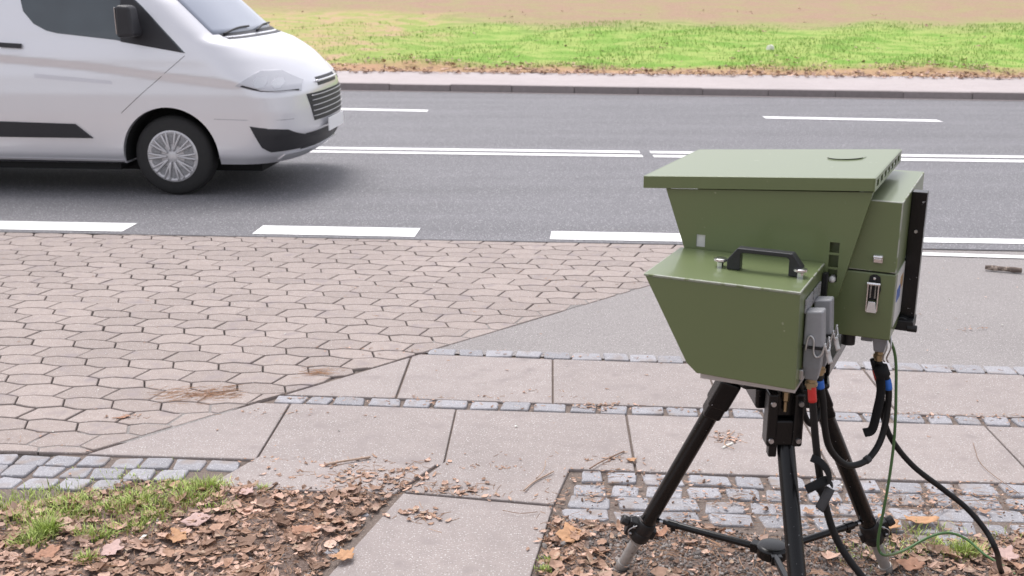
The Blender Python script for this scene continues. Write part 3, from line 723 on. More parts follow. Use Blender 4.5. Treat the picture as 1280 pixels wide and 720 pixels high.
for _ in range(26000):                                                   # grass blades on the near part of the bank
    u_ = rnd.uniform(-6, 18); b = .6+9*rnd.random()**1.2
    if rnd.random() > min(1, .25+(u_+2)/9): continue
    p = on_bank(u_, b); L = rnd.uniform(.03, .07); a = rnd.uniform(0, 6.3); w = .009; i0 = len(V)
    V += [(p.x-w*math.sin(a), p.y+w*math.cos(a), p.z-.01), (p.x+w*math.sin(a), p.y-w*math.cos(a), p.z-.01), (p.x+L*.5*math.cos(a), p.y+L*.5*math.sin(a), p.z+L)]; F.append((i0, i0+1, i0+2))
tag(raw('bank_grass', V, F, material('bank_grass', (.25, .38, .085), .7, island=.2)), 'short bright green grass on the bank beyond the road', 'grass')

# ------------------------------------------------------------------ TRIPOD
TO = Vector((.764, 2.782, 0))
def near_part(v, v0, v1): return (v-v0)/(v1-v0)
tri = thing('tripod', TO, 'black three legged tripod with grey steel feet standing on gravel under the green boxes', 'tripod')
def P3(a, b, t): a = Vector(a); return a+(Vector(b)-a)*t
LEGS = [((.60, 2.79, .725), (.34, 3.03, 0), 'l'), ((.845, 2.84, .70), (1.18, 3.01, 0), 'r'), ((.733, 2.698, .64), (.745, 2.29, 0), 'f')]
HUB = Vector((.750, 2.78, .209))
for top, foot, w in LEGS:
    top, foot = Vector(top), Vector(foot); d = (foot-top).normalized(); L = (foot-top).length
    side = d.cross(Vector((0, 1, 0))).normalized() if w != 'f' else Vector((1, 0, 0)); front = side.cross(d).normalized()
    mb = MB(); mb.cyl(top, P3(top, foot, .80), .0238, n=32)
    lg = mb.build('leg', M['black_paint'], tri, TO, auto=40)
    s = MB(); s.cyl(P3(top, foot, .79), P3(top, foot, .965), .0172, n=28); s.build('foot_tube', M['alu'], lg, TO, auto=40)
    s = MB(); s.lathe(P3(top, foot, .955), P3(top, foot, 1.015), [(0, 0), (0, .0195), (.3, .021), (.55, .017), (.8, .012), (1, .004), (1, 0)], 20); s.build('rubber_foot', M['alu'], lg, TO, auto=40)
    # clamp collar near the foot
    ca, cb = P3(top, foot, .715), P3(top, foot, .815)
    s = MB(); s.lathe(ca, cb, [(0, 0), (0, .027), (.15, .030), (.45, .030), (.5, .0285), (.55, .031), (.9, .031), (1, .026), (1, 0)], 28)
    Mt = Matrix((side, front, d)).transposed().to_4x4(); Mt.translation = P3(top, foot, .765)
    sg = 1 if w == 'l' else -1
    if w == 'l' and side.x > 0: sg = -1
    if w == 'r' and side.x > 0: sg = 1
    out = sg
    s.box((min(.02*out, .052*out), -.016, -.030), (max(.02*out, .052*out), .016, .028), Mt)
    s.box((min(-.02*out, -.040*out), -.012, -.014), (max(-.02*out, -.040*out), .012, .02), Mt)
    s.build('leg_clamp', M['black_plastic'], lg, TO, bevel=.003)
    s = MB(); s.lathe(Mt @ Vector((.05*out, 0, -.012)), Mt @ Vector((.075*out, 0, -.016)), [(0, 0), (0, .011), (.2, .016), (.85, .016), (1, .013), (1, 0)], 8); s.build('clamp_knob', M['black_plastic'], lg, TO, bevel=.001)
    s = MB()
    for q in (-.018, .012):
        s.cyl(Mt @ Vector((.036*out, -.024, q)), Mt @ Vector((.036*out, -.014, q)), .0045, n=6)
    s.tube([Mt @ Vector((.030*out, -.022, -.028)), Mt @ Vector((.047*out, -.024, 0)), Mt @ Vector((.024*out, -.026, .034)), Mt @ Vector((.0, -.031, .048))], .0017, 8, 5)
    s.tube([Mt @ Vector((.02*out, -.022, -.050)), Mt @ Vector((.04*out, -.014, -.060)), Mt @ Vector((.052*out, 0, -.035))], .0016, 8, 5)
    s.build('clamp_bolts', M['steel'], lg, TO, smooth=True)
    if w != 'f':                                                         # upper bracket round the leg
        s = MB(); Mu = Mt.copy(); Mu.translation = P3(top, foot, .045)
        s.box((-.030, -.030, -.05), (.030, .030, .05), Mu)
        Mu.translation = P3(top, foot, .10); s.box((-.026, -.028, -.045), (.026, .027, .045), Mu)
        s.build('leg_bracket', M['black_paint'], lg, TO, bevel=.010, seg=3)
    # brace arm from hub to leg
    t = .70 if w != 'f' else .62
    e = P3(top, foot, t); e = Vector((e.x, e.y, max(e.z-.0, .19)))
    arm = MB(); dr = (e-HUB).normalized(); arm.cyl(HUB+dr*.03, HUB+dr*((e-HUB).length*.80), .0105, n=20)
    arm.cyl(HUB+dr*((e-HUB).length*.74), e, .0075, n=16)
    arm.lathe(HUB+dr*((e-HUB).length*.76), HUB+dr*((e-HUB).length*.84), [(0, 0), (0, .0125), (1, .0125), (1, 0)], 20)
    k = HUB+dr*((e-HUB).length*.80); arm.cyl(k+Vector((0, 0, -.02)), k, .008, n=12)
    ar = arm.build('brace_arm', M['black_paint'], tri, TO, auto=40)
    s = MB(); s.cyl(e-dr*.045, e-dr*.035, .0095, n=16); s.build('collar', M['steel'], ar, TO, auto=40)
hb = MB(); hb.lathe(HUB+Vector((0, 0, -.022)), HUB+Vector((0, 0, .020)), [(0, 0), (0, .03), (.15, .044), (.8, .046), (.95, .040), (1, .034), (1, 0)], 36)
for a in (math.radians(150), math.radians(30), math.radians(270)):
    Mh = Matrix.Translation(HUB) @ Matrix.Rotation(a, 4, 'Z'); hb.box((.01, -.016, -.014), (.062, .016, .014), Mh)
hb.build('brace_hub', M['black_paint'], tri, TO, bevel=.003)
# head casting with the front leg's clamp
hd = MB()
hd.prism([(.62, 2.70, .735), (.85, 2.70, .735), (.875, 2.80, .735), (.80, 2.90, .735), (.66, 2.88, .735), (.585, 2.80, .735)], [(p[0], p[1], .752) for p in ((.62, 2.70), (.85, 2.70), (.875, 2.80), (.80, 2.90), (.66, 2.88), (.585, 2.80))])
hd.box((.655, 2.70, .68), (.83, 2.86, .74))
hd.build('head_plate', M['black_paint'], tri, TO, bevel=.008)
fx, fy = .718, 2.655
cl = MB()
for sx in (-1, 1):
    cl.box((fx+sx*.034-.0135, fy-.034, .605), (fx+sx*.034+.0135, fy+.02, .755))
cl.box((fx-.046, fy-.026, .605), (fx+.046, fy+.03, .678))
cl.box((fx-.028, fy-.005, .678), (fx+.028, fy+.03, .757))
cl.build('front_clamp', M['black_paint'], tri, TO, bevel=.007, seg=3)
for sx in (-1, 1):
    for z in (.624, .728):
        b = MB(); b.lathe((fx+sx*.036, fy-.040, z), (fx+sx*.036, fy-.034, z), [(0, 0), (0, .0065), (.6, .0072), (1, .0072), (1, 0)], 16); b.build('bolt', M['steel'], tri, TO, auto=40)
b = MB(); b.lathe((.718, 2.640, .70), (.718, 2.640, .79), [(0, 0), (0, .006), (.3, .006), (.35, .010), (.6, .010), (.65, .006), (1, .006), (1, 0)], 6); b.build('centre_bolt', M['brass'], tri, TO)
b = MB(); b.box((fx-.034, fy-.01, .565), (fx-.012, fy+.02, .61)); b.build('stop_block', M['black_paint'], tri, TO, bevel=.004)

# ------------------------------------------------------------------ EQUIPMENT BOXES  (u across, v away, h up; turned 25.9 degrees)
RZ = -math.atan(.486)
def eq_thing(name, h0, label, cat): return thing(name, TO+Vector((0, 0, h0)), label, cat, RZ), Vector((0, 0, h0))
def extrude_v(poly, v0, v1): return MB().prism([(u_, v0, h) for u_, h in poly], [(u_, v1, h) for u_, h in poly])
# --- front box
fb, fo = eq_thing('flash_unit', .80, 'smaller green trapezoid metal box with black carrying handle on top, in front on the tripod', 'equipment box')
extrude_v([(-.329, 1.066), (.064, 1.066), (.070, .819), (-.181, .823), (-.209, .847)], -.297, .009).build('housing', M['green_paint'], fb, fo, bevel=.004, seg=3)
ld = MB(); ld.box((-.331, -.300, 1.0645), (.066, .011, 1.0715)); ld.build('lid', M['green_paint'], fb, fo, bevel=.0030, seg=2, edge=M['edge_highlight'])
mp = MB(); mp.box((-.178, -.27, .801), (.065, .0, .8188)); mp.build('mounting_plate', M['plate_grey'], fb, fo, bevel=.002)
mp = MB(); mp.box((-.06, -.10, .752), (.045, .02, .8005)); mp.box((-.05, .021, .752), (.10, .30, .79)); mp.build('mounting_block', M['black_paint'], fb, fo, bevel=.004)
hn = MB()
def hpt(s, v, h): return (-.135+s, v, h)
hv = -.155
prof = [(-.096, 1.0716), (-.096, 1.098), (-.070, 1.131), (.070, 1.131), (.096, 1.098), (.096, 1.0716), (.062, 1.0716), (.062, 1.114), (.057, 1.119), (-.057, 1.119), (-.062, 1.114), (-.062, 1.0716)]
hu = -.055
hn.prism([(hu+a, hv-.015, b) for a, b in prof], [(hu+a, hv+.015, b) for a, b in prof])
hn.build('handle', M['handle'], fb, fo, bevel=.003, seg=2)
for kx_, kv in ((-.172, -.150), (.036, -.165)):
    k = MB(); k.lathe((kx_, kv, 1.0716), (kx_, kv, 1.096), [(0, 0), (0, .0085), (.50, .0085), (.55, .0105), (.62, .0160), (.70, .0178), (.92, .0172), (1, .013), (1, 0)], 32)
    k.build('knob', M['chrome'], fb, fo, auto=35)
for v0, v1 in ((-.235, -.150), (-.135, -.045)):
    k = MB(); k.box((.0660, v0, 1.000), (.0700, v1, 1.035)); k.build('rating_plate', M['label_grey'], fb, fo, bevel=.0008)
k = MB(); k.box((.067, -.02, .86), (.080, .0, 1.05)); k.build('side_gasket', M['black_plastic'], fb, fo, bevel=.001)
k = MB(); k.box((.0685, -.262, .835), (.079, -.248, .862)); k.build('side_bracket', M['steel'], fb, fo, bevel=.002)
def plug(v, top, mat, par, fo):
    w = .046; u0, u1 = .069, .118
    m = MB(); lo = [(u0, v-w/2, top-.095), (u1, v-w/2, top-.095), (u1, v+w/2, top-.095), (u0, v+w/2, top-.095)]
    hi = [(u0, v-w/2, top-.006), (u1-.006, v-w/2+.003, top), (u1-.006, v+w/2-.003, top), (u0, v+w/2, top-.006)]
    m.prism(lo, hi); hood = m.build('plug_hood', mat, par, fo, bevel=.006, seg=3)
    m = MB(); um = (u0+u1)/2
    a = [(u0+.002, v-w/2+.002, top-.097), (u1-.002, v-w/2+.002, top-.097), (u1-.002, v+w/2-.002, top-.097), (u0+.002, v+w/2-.002, top-.097)]
    b_ = [(u0+.003, v-w/2+.004, top-.150), (u1-.004, v-w/2+.004, top-.150), (u1-.004, v+w/2-.004, top-.150), (u0+.003, v+w/2-.004, top-.150)]
    c = [(um-.015, v-.014, top-.185), (um+.015, v-.014, top-.185), (um+.015, v+.014, top-.185), (um-.015, v+.014, top-.185)]
    m.prism(b_, a); m.prism(c, b_); m.build('plug_body', M['plug_dark'] if mat is M['plug_grey'] else mat, hood, fo, bevel=.003)
    m = MB(); m.box((u0-.001, v-w/2-.002, top-.100), (u1+.002, v+w/2+.002, top-.093)); m.build('gasket', M['black_plastic'], hood, fo, bevel=.001)
    m = MB()
    for s, x_ in ((-1, v-w/2-.003), (1, v+w/2+.003)):
        m.tube([(u0+.008, x_, top-.105), (u0+.012, x_, top-.072), (u0+.020, x_, top-.066), (u0+.027, x_, top-.078), (u0+.028, x_, top-.105), (u0+.036, x_, top-.118), (u0+.048, x_, top-.108), (u1+.006, x_, top-.078)], .0026, 8, 5)
    m.tube([(u1+.006, v-w/2-.003, top-.085), (u1+.010, v-w/2+.004, top-.105), (u1+.010, v+w/2-.004, top-.105), (u1+.006, v+w/2+.003, top-.085)], .0026, 8, 5)
    m.tube([(u1+.008, v, top-.104), (u1+.012, v, top-.120), (u1+.018, v, top-.138)], 0, 10, 5, (.0075, .003))
    m.build('latch_lever', M['latch_pale'], hood, fo, smooth=True)
    m = MB(); m.lathe((um, v, top-.185), (um, v, top-.212), [(0, 0), (0, .013), (.3, .013), (.35, .0155), (.7, .0155), (.75, .011), (1, .011), (1, 0)], 12); m.build('cable_gland', M['brass'], hood, fo, auto=35)
    return Vector((um, v, top-.212))
g1 = plug(-.215, 1.012, M['plug_grey'], fb, fo)
g2 = plug(-.105, 1.012, M['plug_grey'], fb, fo)
RM = Matrix.Rotation(RZ, 3, 'Z')
def W(p): return RM @ Vector(p)+TO
# --- camera housing
ch, co = eq_thing('camera_housing', .85, 'large green speed camera housing under a flared sheet metal hood, behind on the tripod', 'speed camera')
MB().box((-.30, .046, .868), (.243, .55, 1.0495)).build('lower_body', M['green_paint'], ch, co, bevel=.004)
up = MB().prism([(-.30, .046, 1.0530), (.243, .046, 1.0530), (.243, .55, 1.0530), (-.30, .55, 1.0530)], [(-.30, .046, 1.243), (.243, .046, 1.243), (.243, .55, 1.243), (-.30, .55, 1.243)])
up.build('upper_body', M['green_paint'], ch, co, bevel=.003, edge=M['edge_highlight'])
MB().box((-.296, .050, 1.0490), (.239, .546, 1.0535)).build('seam_gasket', M['dark_hole'], ch, co)
# hood: flared front sheet, returns and lid
def hood():
    poly = [(-.380, 1.232), (.170, 1.268), (.106, .984), (.096, .974), (.050, .972), (-.262, .974), (-.290, .986)]
    m = extrude_v(poly, .014, .0175); o = m.build('hood_front', M['green_paint'], ch, co)
    cut = []
    for z0, z1 in ((1.100, 1.128), (1.061, 1.094), (1.020, 1.055)):
        c = MB(); c.box((.074, .0, z0), (.099, .04, z1)); cut.append(c.build('c', M['dark_hole'], ch, co))
    c = MB(); c.box((-.287, .0, 1.077), (-.262, .04, 1.112)); cut.append(c.build('c', M['dark_hole'], ch, co))
    bpy.context.view_layer.update(); boolean_cut(o, cut)
    for (a, b) in ((poly[6], poly[0]), (poly[1], poly[2])):
        s = .003 if a == poly[1] else -.003; m = MB()
        m.prism([(a[0], .0175, a[1]), (b[0], .0175, b[1]), (b[0]-s, .0175, b[1]), (a[0]-s, .0175, a[1])], [(a[0], .045, a[1]), (b[0], .045, b[1]), (b[0]-s, .045, b[1]), (a[0]-s, .045, a[1])])
        m.build('hood_return', M['green_paint'], ch, co)

hood()
lidz = lambda u_: 1.265+(u_+.441)*(.042/.613)
v0l, v1l, ul, ur = .006, .532, -.441, .172
m = MB(); m.prism([(ul, v0l, lidz(ul)-.004), (ur, v0l, lidz(ur)-.004), (ur, v1l, lidz(ur)-.004), (ul, v1l, lidz(ul)-.004)], [(ul, v0l, lidz(ul)), (ur, v0l, lidz(ur)), (ur, v1l, lidz(ur)), (ul, v1l, lidz(ul))])
lid = m.build('hood_lid', M['green_paint'], ch, co, bevel=.0015)
m = MB()
m.prism([(ul, v0l-.0035, lidz(ul)-.034), (ur, v0l-.0035, lidz(ur)-.034), (ur, v0l, lidz(ur)-.034), (ul, v0l, lidz(ul)-.034)], [(ul, v0l-.0035, lidz(ul)-.0005), (ur, v0l-.0035, lidz(ur)-.0005), (ur, v0l, lidz(ur)-.0005), (ul, v0l, lidz(ul)-.0005)])
m.prism([(ul, v1l, lidz(ul)-.034), (ur, v1l, lidz(ur)-.034), (ur, v1l+.003, lidz(ur)-.034), (ul, v1l+.003, lidz(ul)-.034)], [(ul, v1l, lidz(ul)), (ur, v1l, lidz(ur)), (ur, v1l+.003, lidz(ur)), (ul, v1l+.003, lidz(ul))])
m.box((ul-.003, v0l, lidz(ul)-.034), (ul, v1l, lidz(ul)-.0005))
m.build('lid_rim', M['green_paint'], lid, co, bevel=.0008)
m = MB(); m.box((ur, v0l-.0035, lidz(ur)-.036), (ur+.003, v1l, lidz(ur)-.0005)); rim = m.build('vented_rim', M['green_paint'], lid, co)
cut = []
for i in range(7):
    va = .035+i*.069; c = MB(); c.box((ur-.02, va, lidz(ur)-.027), (ur+.02, va+.038, lidz(ur)-.010)); cut.append(c.build('c', M['dark_hole'], lid, co))
bpy.context.view_layer.update(); boolean_cut(rim, cut)
MB().box((ur-.012, v0l+.01, lidz(ur)-.034), (ur-.008, v1l-.01, lidz(ur)-.006)).build('vent_backing', M['dark_hole'], lid, co)
m = MB(); zc = lidz(.03)
pc = Vector((.044, .365, lidz(.044))); upv = Vector((-.0685, 0, 1)).normalized()
m.lathe(pc, pc+upv*.0022, [(0, 0), (0, .055), (1, .053), (1, 0)], 48); m.build('round_cover', M['green_paint'], lid, co, auto=40)
# loose edge of the round cover
m = MB(); arc = [pc+upv*.0026+Vector((.0535*math.cos(a), .0535*math.sin(a), -.0685*-.0535*math.cos(a)*1.0)) for a in np.linspace(math.radians(205), math.radians(335), 20)]
m.tube(arc, .0011, 6, 0); m.build('cover_seam', M['dark_hole'], lid, co, smooth=True)
# stays linking hood to body
m = MB(); m.box((-.25, .0175, 1.02), (-.21, .0458, 1.2)); m.build('hood_stay', M['green_paint'], ch, co); m = MB(); m.box((.0, .0175, 1.19), (.10, .0458, 1.23)); m.build('hood_stay', M['green_paint'], ch, co)
m = MB(); m.box((-.30, .05, 1.2435), (.13, .5, 1.257)); m.build('hood_spacer', M['green_paint'], ch, co)
m = MB(); m.box((-.289, .0178, 1.075), (-.260, .0212, 1.114)); m.build('reflector', M['sticker'], ch, co)
m = MB(); m.lathe((.0865, .008, 1.026), (.0865, .040, 1.026), [(0, 0), (.05, .006), (.3, .0095), (1, .0095), (1, 0)], 16); m.build('indicator_lamp', M['sticker'], ch, co, smooth=True)
# toggle latch and its keeper
m = MB(); m.box((.182, .040, 1.078), (.207, .0455, 1.099)); m.cyl((.183, .036, 1.095), (.206, .036, 1.095), .0042, n=16); m.box((.184, .033, 1.080), (.205, .042, 1.092)); m.build('latch_keeper', M['chrome'], ch, co, bevel=.0015)
m = MB(); lu = .191
m.prism([(lu-.017, .0425, 1.005), (lu-.013, .0425, 1.040), (lu-.004, .0425, 1.046), (lu+.004, .0425, 1.046), (lu+.014, .0425, 1.040), (lu+.018, .0425, 1.005), (lu+.012, .0425, .975), (lu-.012, .0425, .975)],
        [(lu-.017, .0455, 1.005), (lu-.013, .0455, 1.040), (lu-.004, .0455, 1.046), (lu+.004, .0455, 1.046), (lu+.014, .0455, 1.040), (lu+.018, .0455, 1.005), (lu+.012, .0455, .975), (lu-.012, .0455, .975)])
lb = m.build('latch_base', M['black_plastic'], ch, co, bevel=.001)
m = MB(); m.lathe((lu, .036, 1.036), (lu, .043, 1.036), [(0, 0), (0, .003), (.3, .0045), (1, .0045), (1, 0)], 12)
m.cyl((lu-.017, .034, 1.022), (lu+.017, .034, 1.022), .005, n=16)
for s in (-1, 1): m.box((lu+s*.0135-.0018, .028, .948), (lu+s*.0135+.0018, .042, 1.024)); m.tube([(lu+s*.006, .031, 1.022), (lu+s*.006, .029, .985)], .002, 8, 0)
m.prism([(lu-.009, .028, .975), (lu+.009, .028, .975), (lu+.013, .024, .946), (lu-.013, .024, .946)], [(lu-.009, .034, .975), (lu+.009, .034, .975), (lu+.013, .034, .946), (lu-.013, .034, .946)])
m.build('latch', M['chrome'], lb, co, bevel=.0012)
# right side: black rail, sticker, lens cover, lower clamp
m = MB(); m.box((.2435, .235, .880), (.283, .275, 1.238)); rl = m.build('side_rail', M['black_paint'], ch, co, bevel=.002)
m = MB(); m.cyl((.264, .228, 1.13), (.264, .236, 1.13), .0045, n=12); m.build('rail_screw', M['steel'], rl, co, auto=40)
m = MB(); m.cyl((.252, .215, .868), (.252, .30, .868), .020, n=24); m.box((.205, .20, .853), (.285, .285, .882)); m.cyl((.268, .205, .862), (.296, .205, .862), .010, n=16); m.build('rail_foot', M['black_plastic'], rl, co, bevel=.003)
m = MB(); m.box((.2425, .075, .90), (.2452, .23, 1.045)); st = m.build('warning_label', M['sticker'], ch, co)
m = MB(); m.box((.2450, .085, .965), (.2462, .155, 1.0)); m.build('blue_field', M['sticker_blue'], st, co)
m = MB(); m.box((.2450, .150, .985), (.2462, .20, 1.02)); m.build('tan_field', M['sticker_tan'], st, co)
m = MB(); m.lathe((.2430, .49, 1.035), (.262, .49, 1.035), [(0, 0), (0, .034), (.8, .034), (1, .028), (1, 0)], 28); m.build('lens_cover', M['black_plastic'], ch, co, auto=40)
# underside
m = MB(); m.cyl((.130, .10, .868), (.130, .10, .828), .019, n=28); m.build('bottom_socket', M['black_plastic'], ch, co, auto=40)
m = MB(); m.box((.165, .085, .846), (.195, .14, .868)); m.build('bottom_bracket', M['plug_dark'], ch, co, bevel=.002)
m = MB(); m.box((-.1, .06, .856), (.09, .25, .8678)); m.lathe((.035, .045, .861), (.035, .06, .861), [(0, 0), (0, .005), (1, .005), (1, 0)], 12); m.build('base_rail', M['steel'], ch, co, bevel=.002)
cg = (.212, .12)
m = MB(); q0 = [(cg[0]-.022, cg[1]-.02), (cg[0]+.022, cg[1]-.02), (cg[0]+.022, cg[1]+.02), (cg[0]-.022, cg[1]+.02)]
m.prism([(cg[0]+(a-cg[0])*.62, cg[1]+(b-cg[1])*.62, .812) for a, b in q0], [(a, b, .8677) for a, b in q0]); pb = m.build('plug_body', M['plug_grey'], ch, co, bevel=.003)
m = MB(); m.lathe((cg[0], cg[1], .812), (cg[0], cg[1], .785), [(0, 0), (0, .012), (.3, .012), (.35, .015), (.7, .015), (.75, .011), (1, .011), (1, 0)], 12); m.build('cable_gland', M['brass'], pb, co, auto=35)
m = MB()
for k in (.018, .028): m.tube([(cg[0]+k, cg[1]-.022, .868), (cg[0]+k+.004, cg[1]-.030, .835), (cg[0]+k-.004, cg[1]-.028, .805), (cg[0]+k, cg[1]-.02, .79)], .0022, 8, 5)
m.build('latch_lever', M['steel'], pb, co, smooth=True)

# ------------------------------------------------------------------ CABLES
Gc = W((cg[0], cg[1], .785))
def cable(name, pts, r, mat, label, tapes=(), sub=10):
    pts = [Vector(p) for p in pts]; o = Vector((pts[-1].x, pts[-1].y, 0)) if pts[-1].z < .05 else pts[0].copy()
    mb = MB(); mb.tube(pts, r, 14, sub); ob = mb.build(name, mat, org=o, smooth=True); ob.location = o
    S = spline(pts, sub)
    for i0, i1, tm in tapes:
        seg = S[i0:i1+1]; t = MB(); t.tube(seg, r+.0012, 14, 0); t.build('coloured_tape', tm, ob, o, smooth=True)
    return tag(ob, label, 'cable'), o
G1, G2 = W(g1), W(g2)
yb = G1.y
c1 = [G1, at_y(1014, 478, yb), at_y(1016, 505, yb), at_y(1019, 545, yb+.01), at_y(1024, 590, yb+.02), at_y(1031, 628, yb+.03), at_y(1042, 665, yb+.03), at_y(1058, 695, yb+.02), at_y(1085, 730, yb), Vector((1.12, 2.48, .03)), Vector((1.30, 2.25, .012)), Vector((1.6, 2.1, .012))]
cb1, co1 = cable('power_cable', c1, .0098, M['rubber'], 'thick black cable with red tape hanging from the front plug of the smaller box', [(12, 19, M['red_tape'])])
S1 = spline(c1, 10)
m = MB(); a = at_y(1018, 572, yb-.012)
m.tube([at_y(1014, 572, yb-.010), at_y(1026, 578, yb-.018), at_y(1035, 590, yb-.018), at_y(1036, 603, yb-.015), at_y(1024, 608, yb-.018)], 0, 10, 6, (.011, .0022))
m.tube([at_y(1008, 612, yb-.012), at_y(1020, 606, yb-.020), at_y(1034, 600, yb-.012), at_y(1040, 606, yb-.005)], 0, 10, 6, (.012, .003))
m.build('strap', M['strap'], cb1, co1, smooth=True)
m = MB(); m.tube([at_y(1038, 610, yb-.020), at_y(1032, 622, yb-.024), at_y(1024, 637, yb-.020)], 0, 10, 6, (.0022, .014)); m.build('strap_end', M['strap_grey'], cb1, co1, smooth=True)
m = MB(); m.tube([S1[44]-Vector((.012, 0, 0)), S1[46], S1[48]+Vector((.003, 0, 0))], .0135, 12, 4); m.build('strap_wrap', M['strap'], cb1, co1, smooth=True)
y2 = G2.y
c2 = [G2, at_y(1025, 478, y2), at_y(1029, 505, y2+.01), at_y(1031, 535, y2+.02), at_y(1038, 562, y2+.04), at_y(1058, 581, y2+.07), at_y(1082, 576, Gc.y-.04), at_y(1100, 552, Gc.y-.01), at_y(1109, 515, Gc.y), at_y(1110, 480, Gc.y), Gc]
cb2, co2 = cable('signal_cable', c2, .0092, M['rubber'], 'black cable with blue tape looping from the rear plug across to the big housing', [(8, 13, M['blue_tape']), (88, 92, M['blue_tape'])])
m = MB(); m.tube([at_y(1100, 462, Gc.y-.015), at_y(1101, 490, Gc.y-.018), at_y(1096, 515, Gc.y-.018), at_y(1090, 537, Gc.y-.018), at_y(1080, 541, Gc.y-.018)], 0, 10, 6, (.006, .013)); m.build('strap', M['strap'], cb2, co2, smooth=True)
m = MB(); m.tube([at_y(1100, 458, Gc.y-.01), at_y(1104, 470, Gc.y-.012)], .020, 12, 0); m.build('strap_wrap', M['strap'], cb2, co2, smooth=True)
m = MB(); m.tube([S for S in spline(c2, 10)[60:63]], .0112, 12, 0); m.build('cable_tie', M['strap_grey'], cb2, co2, smooth=True)
yg = Gc.y+.012
c3 = [Gc+Vector((-.012, .01, 0)), at_y(1101, 490, yg), at_y(1105, 525, yg), at_y(1117, 553, yg), at_y(1142, 583, yg+.01), at_y(1178, 611, yg+.02), at_y(1208, 635, yg+.02), at_y(1232, 663, yg), at_y(1246, 690, yg-.02), at_y(1252, 715, 2.98), Vector((1.50, 2.80, .012)), Vector((1.44, 2.5, .012)), Vector((1.5, 2.2, .012))]
cb3, co3 = cable('power_cable', c3, .0082, M['rubber'], 'black cable sweeping from the big housing out to the ground at the right', [(3, 6, M['red_tape'])])
# two more black leads bundled behind the plug on their way to the head
c4 = [W((.05, -.10, .80)), at_y(1004, 500, 2.72), at_y(1006, 520, 2.73), at_y(1022, 520, 2.76), at_y(1033, 555, 2.78), at_y(1047, 572, 2.80), at_y(1075, 583, 2.84)]
c5 = [W((.10, -.02, .85)), at_y(1030, 470, 2.78), at_y(1036, 515, 2.80), at_y(1032, 545, 2.80), at_y(1024, 510, 2.79), at_y(1010, 488, 2.79)]
cable('looped_lead', [W((.04, -.12, .812)), at_y(1002, 497, 2.70), at_y(1006, 520, 2.71), at_y(1015, 530, 2.73), at_y(1024, 515, 2.75), at_y(1026, 490, 2.76), W((.085, -.06, .86))], .0085, M['rubber'], 'short black lead looped behind the red taped cable')
yc = Gc.y-.005
c6 = [W((.232, .10, .868)), at_y(1119, 445, yc), at_y(1120, 490, yc), at_y(1118, 545, yc), at_y(1112, 595, yc), at_y(1104, 640, yc), at_y(1098, 672, yc+.01), at_y(1099, 688, yc+.02), at_y(1108, 694, yc+.04), at(1130, 688, .045), at(1160, 672, .065), at(1185, 666, .07), at(1208, 674, .055), at(1232, 694, .03), at(1262, 712, .012), at(1300, 732, .01), Vector((2.0, 2.75, .01))]
cable('ground_cable', c6, .0042, M['green_cable'], 'thin green cable hanging from the big housing and curling over the leaves', sub=8)

# ------------------------------------------------------------------ VAN
road_dir = Vector((1, -.088, 0)).normalized()
VO = Vector((-2.872, 9.05, 0)); VR = math.atan2(road_dir.y, road_dir.x)
# local: x forward from front axle, y: +1.0.. away; near side plane y=0 -> body centre at y=.99
van = thing('white_van', VO, 'white delivery van driving past on the road, its front half in view', 'van', VR)
CY = .955
ZL = [.27, .34, .40, .53, .70, .85, .92, 1.0, 1.08, 1.14, 1.20, 1.26, 1.31, 1.36, 1.6, 1.78, 1.88, 1.93, 1.96, 1.975, 1.985]
XF = [.98, 1.06, 1.10, 1.15, 1.145, 1.135, 1.12, 1.07, 1.0, .93, .83, .70, .51, .44, .20, -.02, -.22, -.42, -.70, -1.1, -1.6]
XS = [.52, .58, .60, .64, .65, .62, .56, .46, .36, .28, .20, .15, .10, .04, -.24, -.46, -.65, -.85, -1.15, -1.6, -2.1]
WZ = [.90, .945, .955, .965, .975, .975, .97, .965, .955, .95, .94, .928, .918, .91, .855, .80, .755, .70, .60, .42, .15]
NE = [2.6, 2.6, 2.6, 2.6, 2.6, 2.6, 2.5, 2.4, 2.4, 2.5, 2.7, 3.0, 3.3, 3.4, 3.2, 3.0, 2.8, 2.6, 2.4, 2.2, 2.0]
def lv(A, z): return float(np.interp(z, ZL, A))
XREAR = -3.85
def crease(x): return float(np.interp(x, [-3.8, -1.39, -.7, .64, .80, 1.04], [1.24, 1.155, 1.095, .945, .905, .865]))
def half(x, z):
    xf, xs, w, n = lv(XF, z), lv(XS, z), lv(WZ, z), lv(NE, z)
    if x >= xf: return 0
    y = w if x <= xs else w*(1-((x-xs)/(xf-xs))**n)**(1/n)
    if x < XREAR+.12: t = (XREAR+.12-x)/.12; y -= .10*(1-math.sqrt(max(0, 1-t*t)))
    d = crease(x)-z
    if .0 < d < .5 and x < .9: y -= .016*min(1, d/.03)*(1-d/.5)
    return y
def front_x(y, z):
    xf, xs, w, n = lv(XF, z), lv(XS, z), lv(WZ, z), lv(NE, z); r = min(abs(y)/w, .9999)
    return xs+(xf-xs)*(1-r**n)**(1/n)
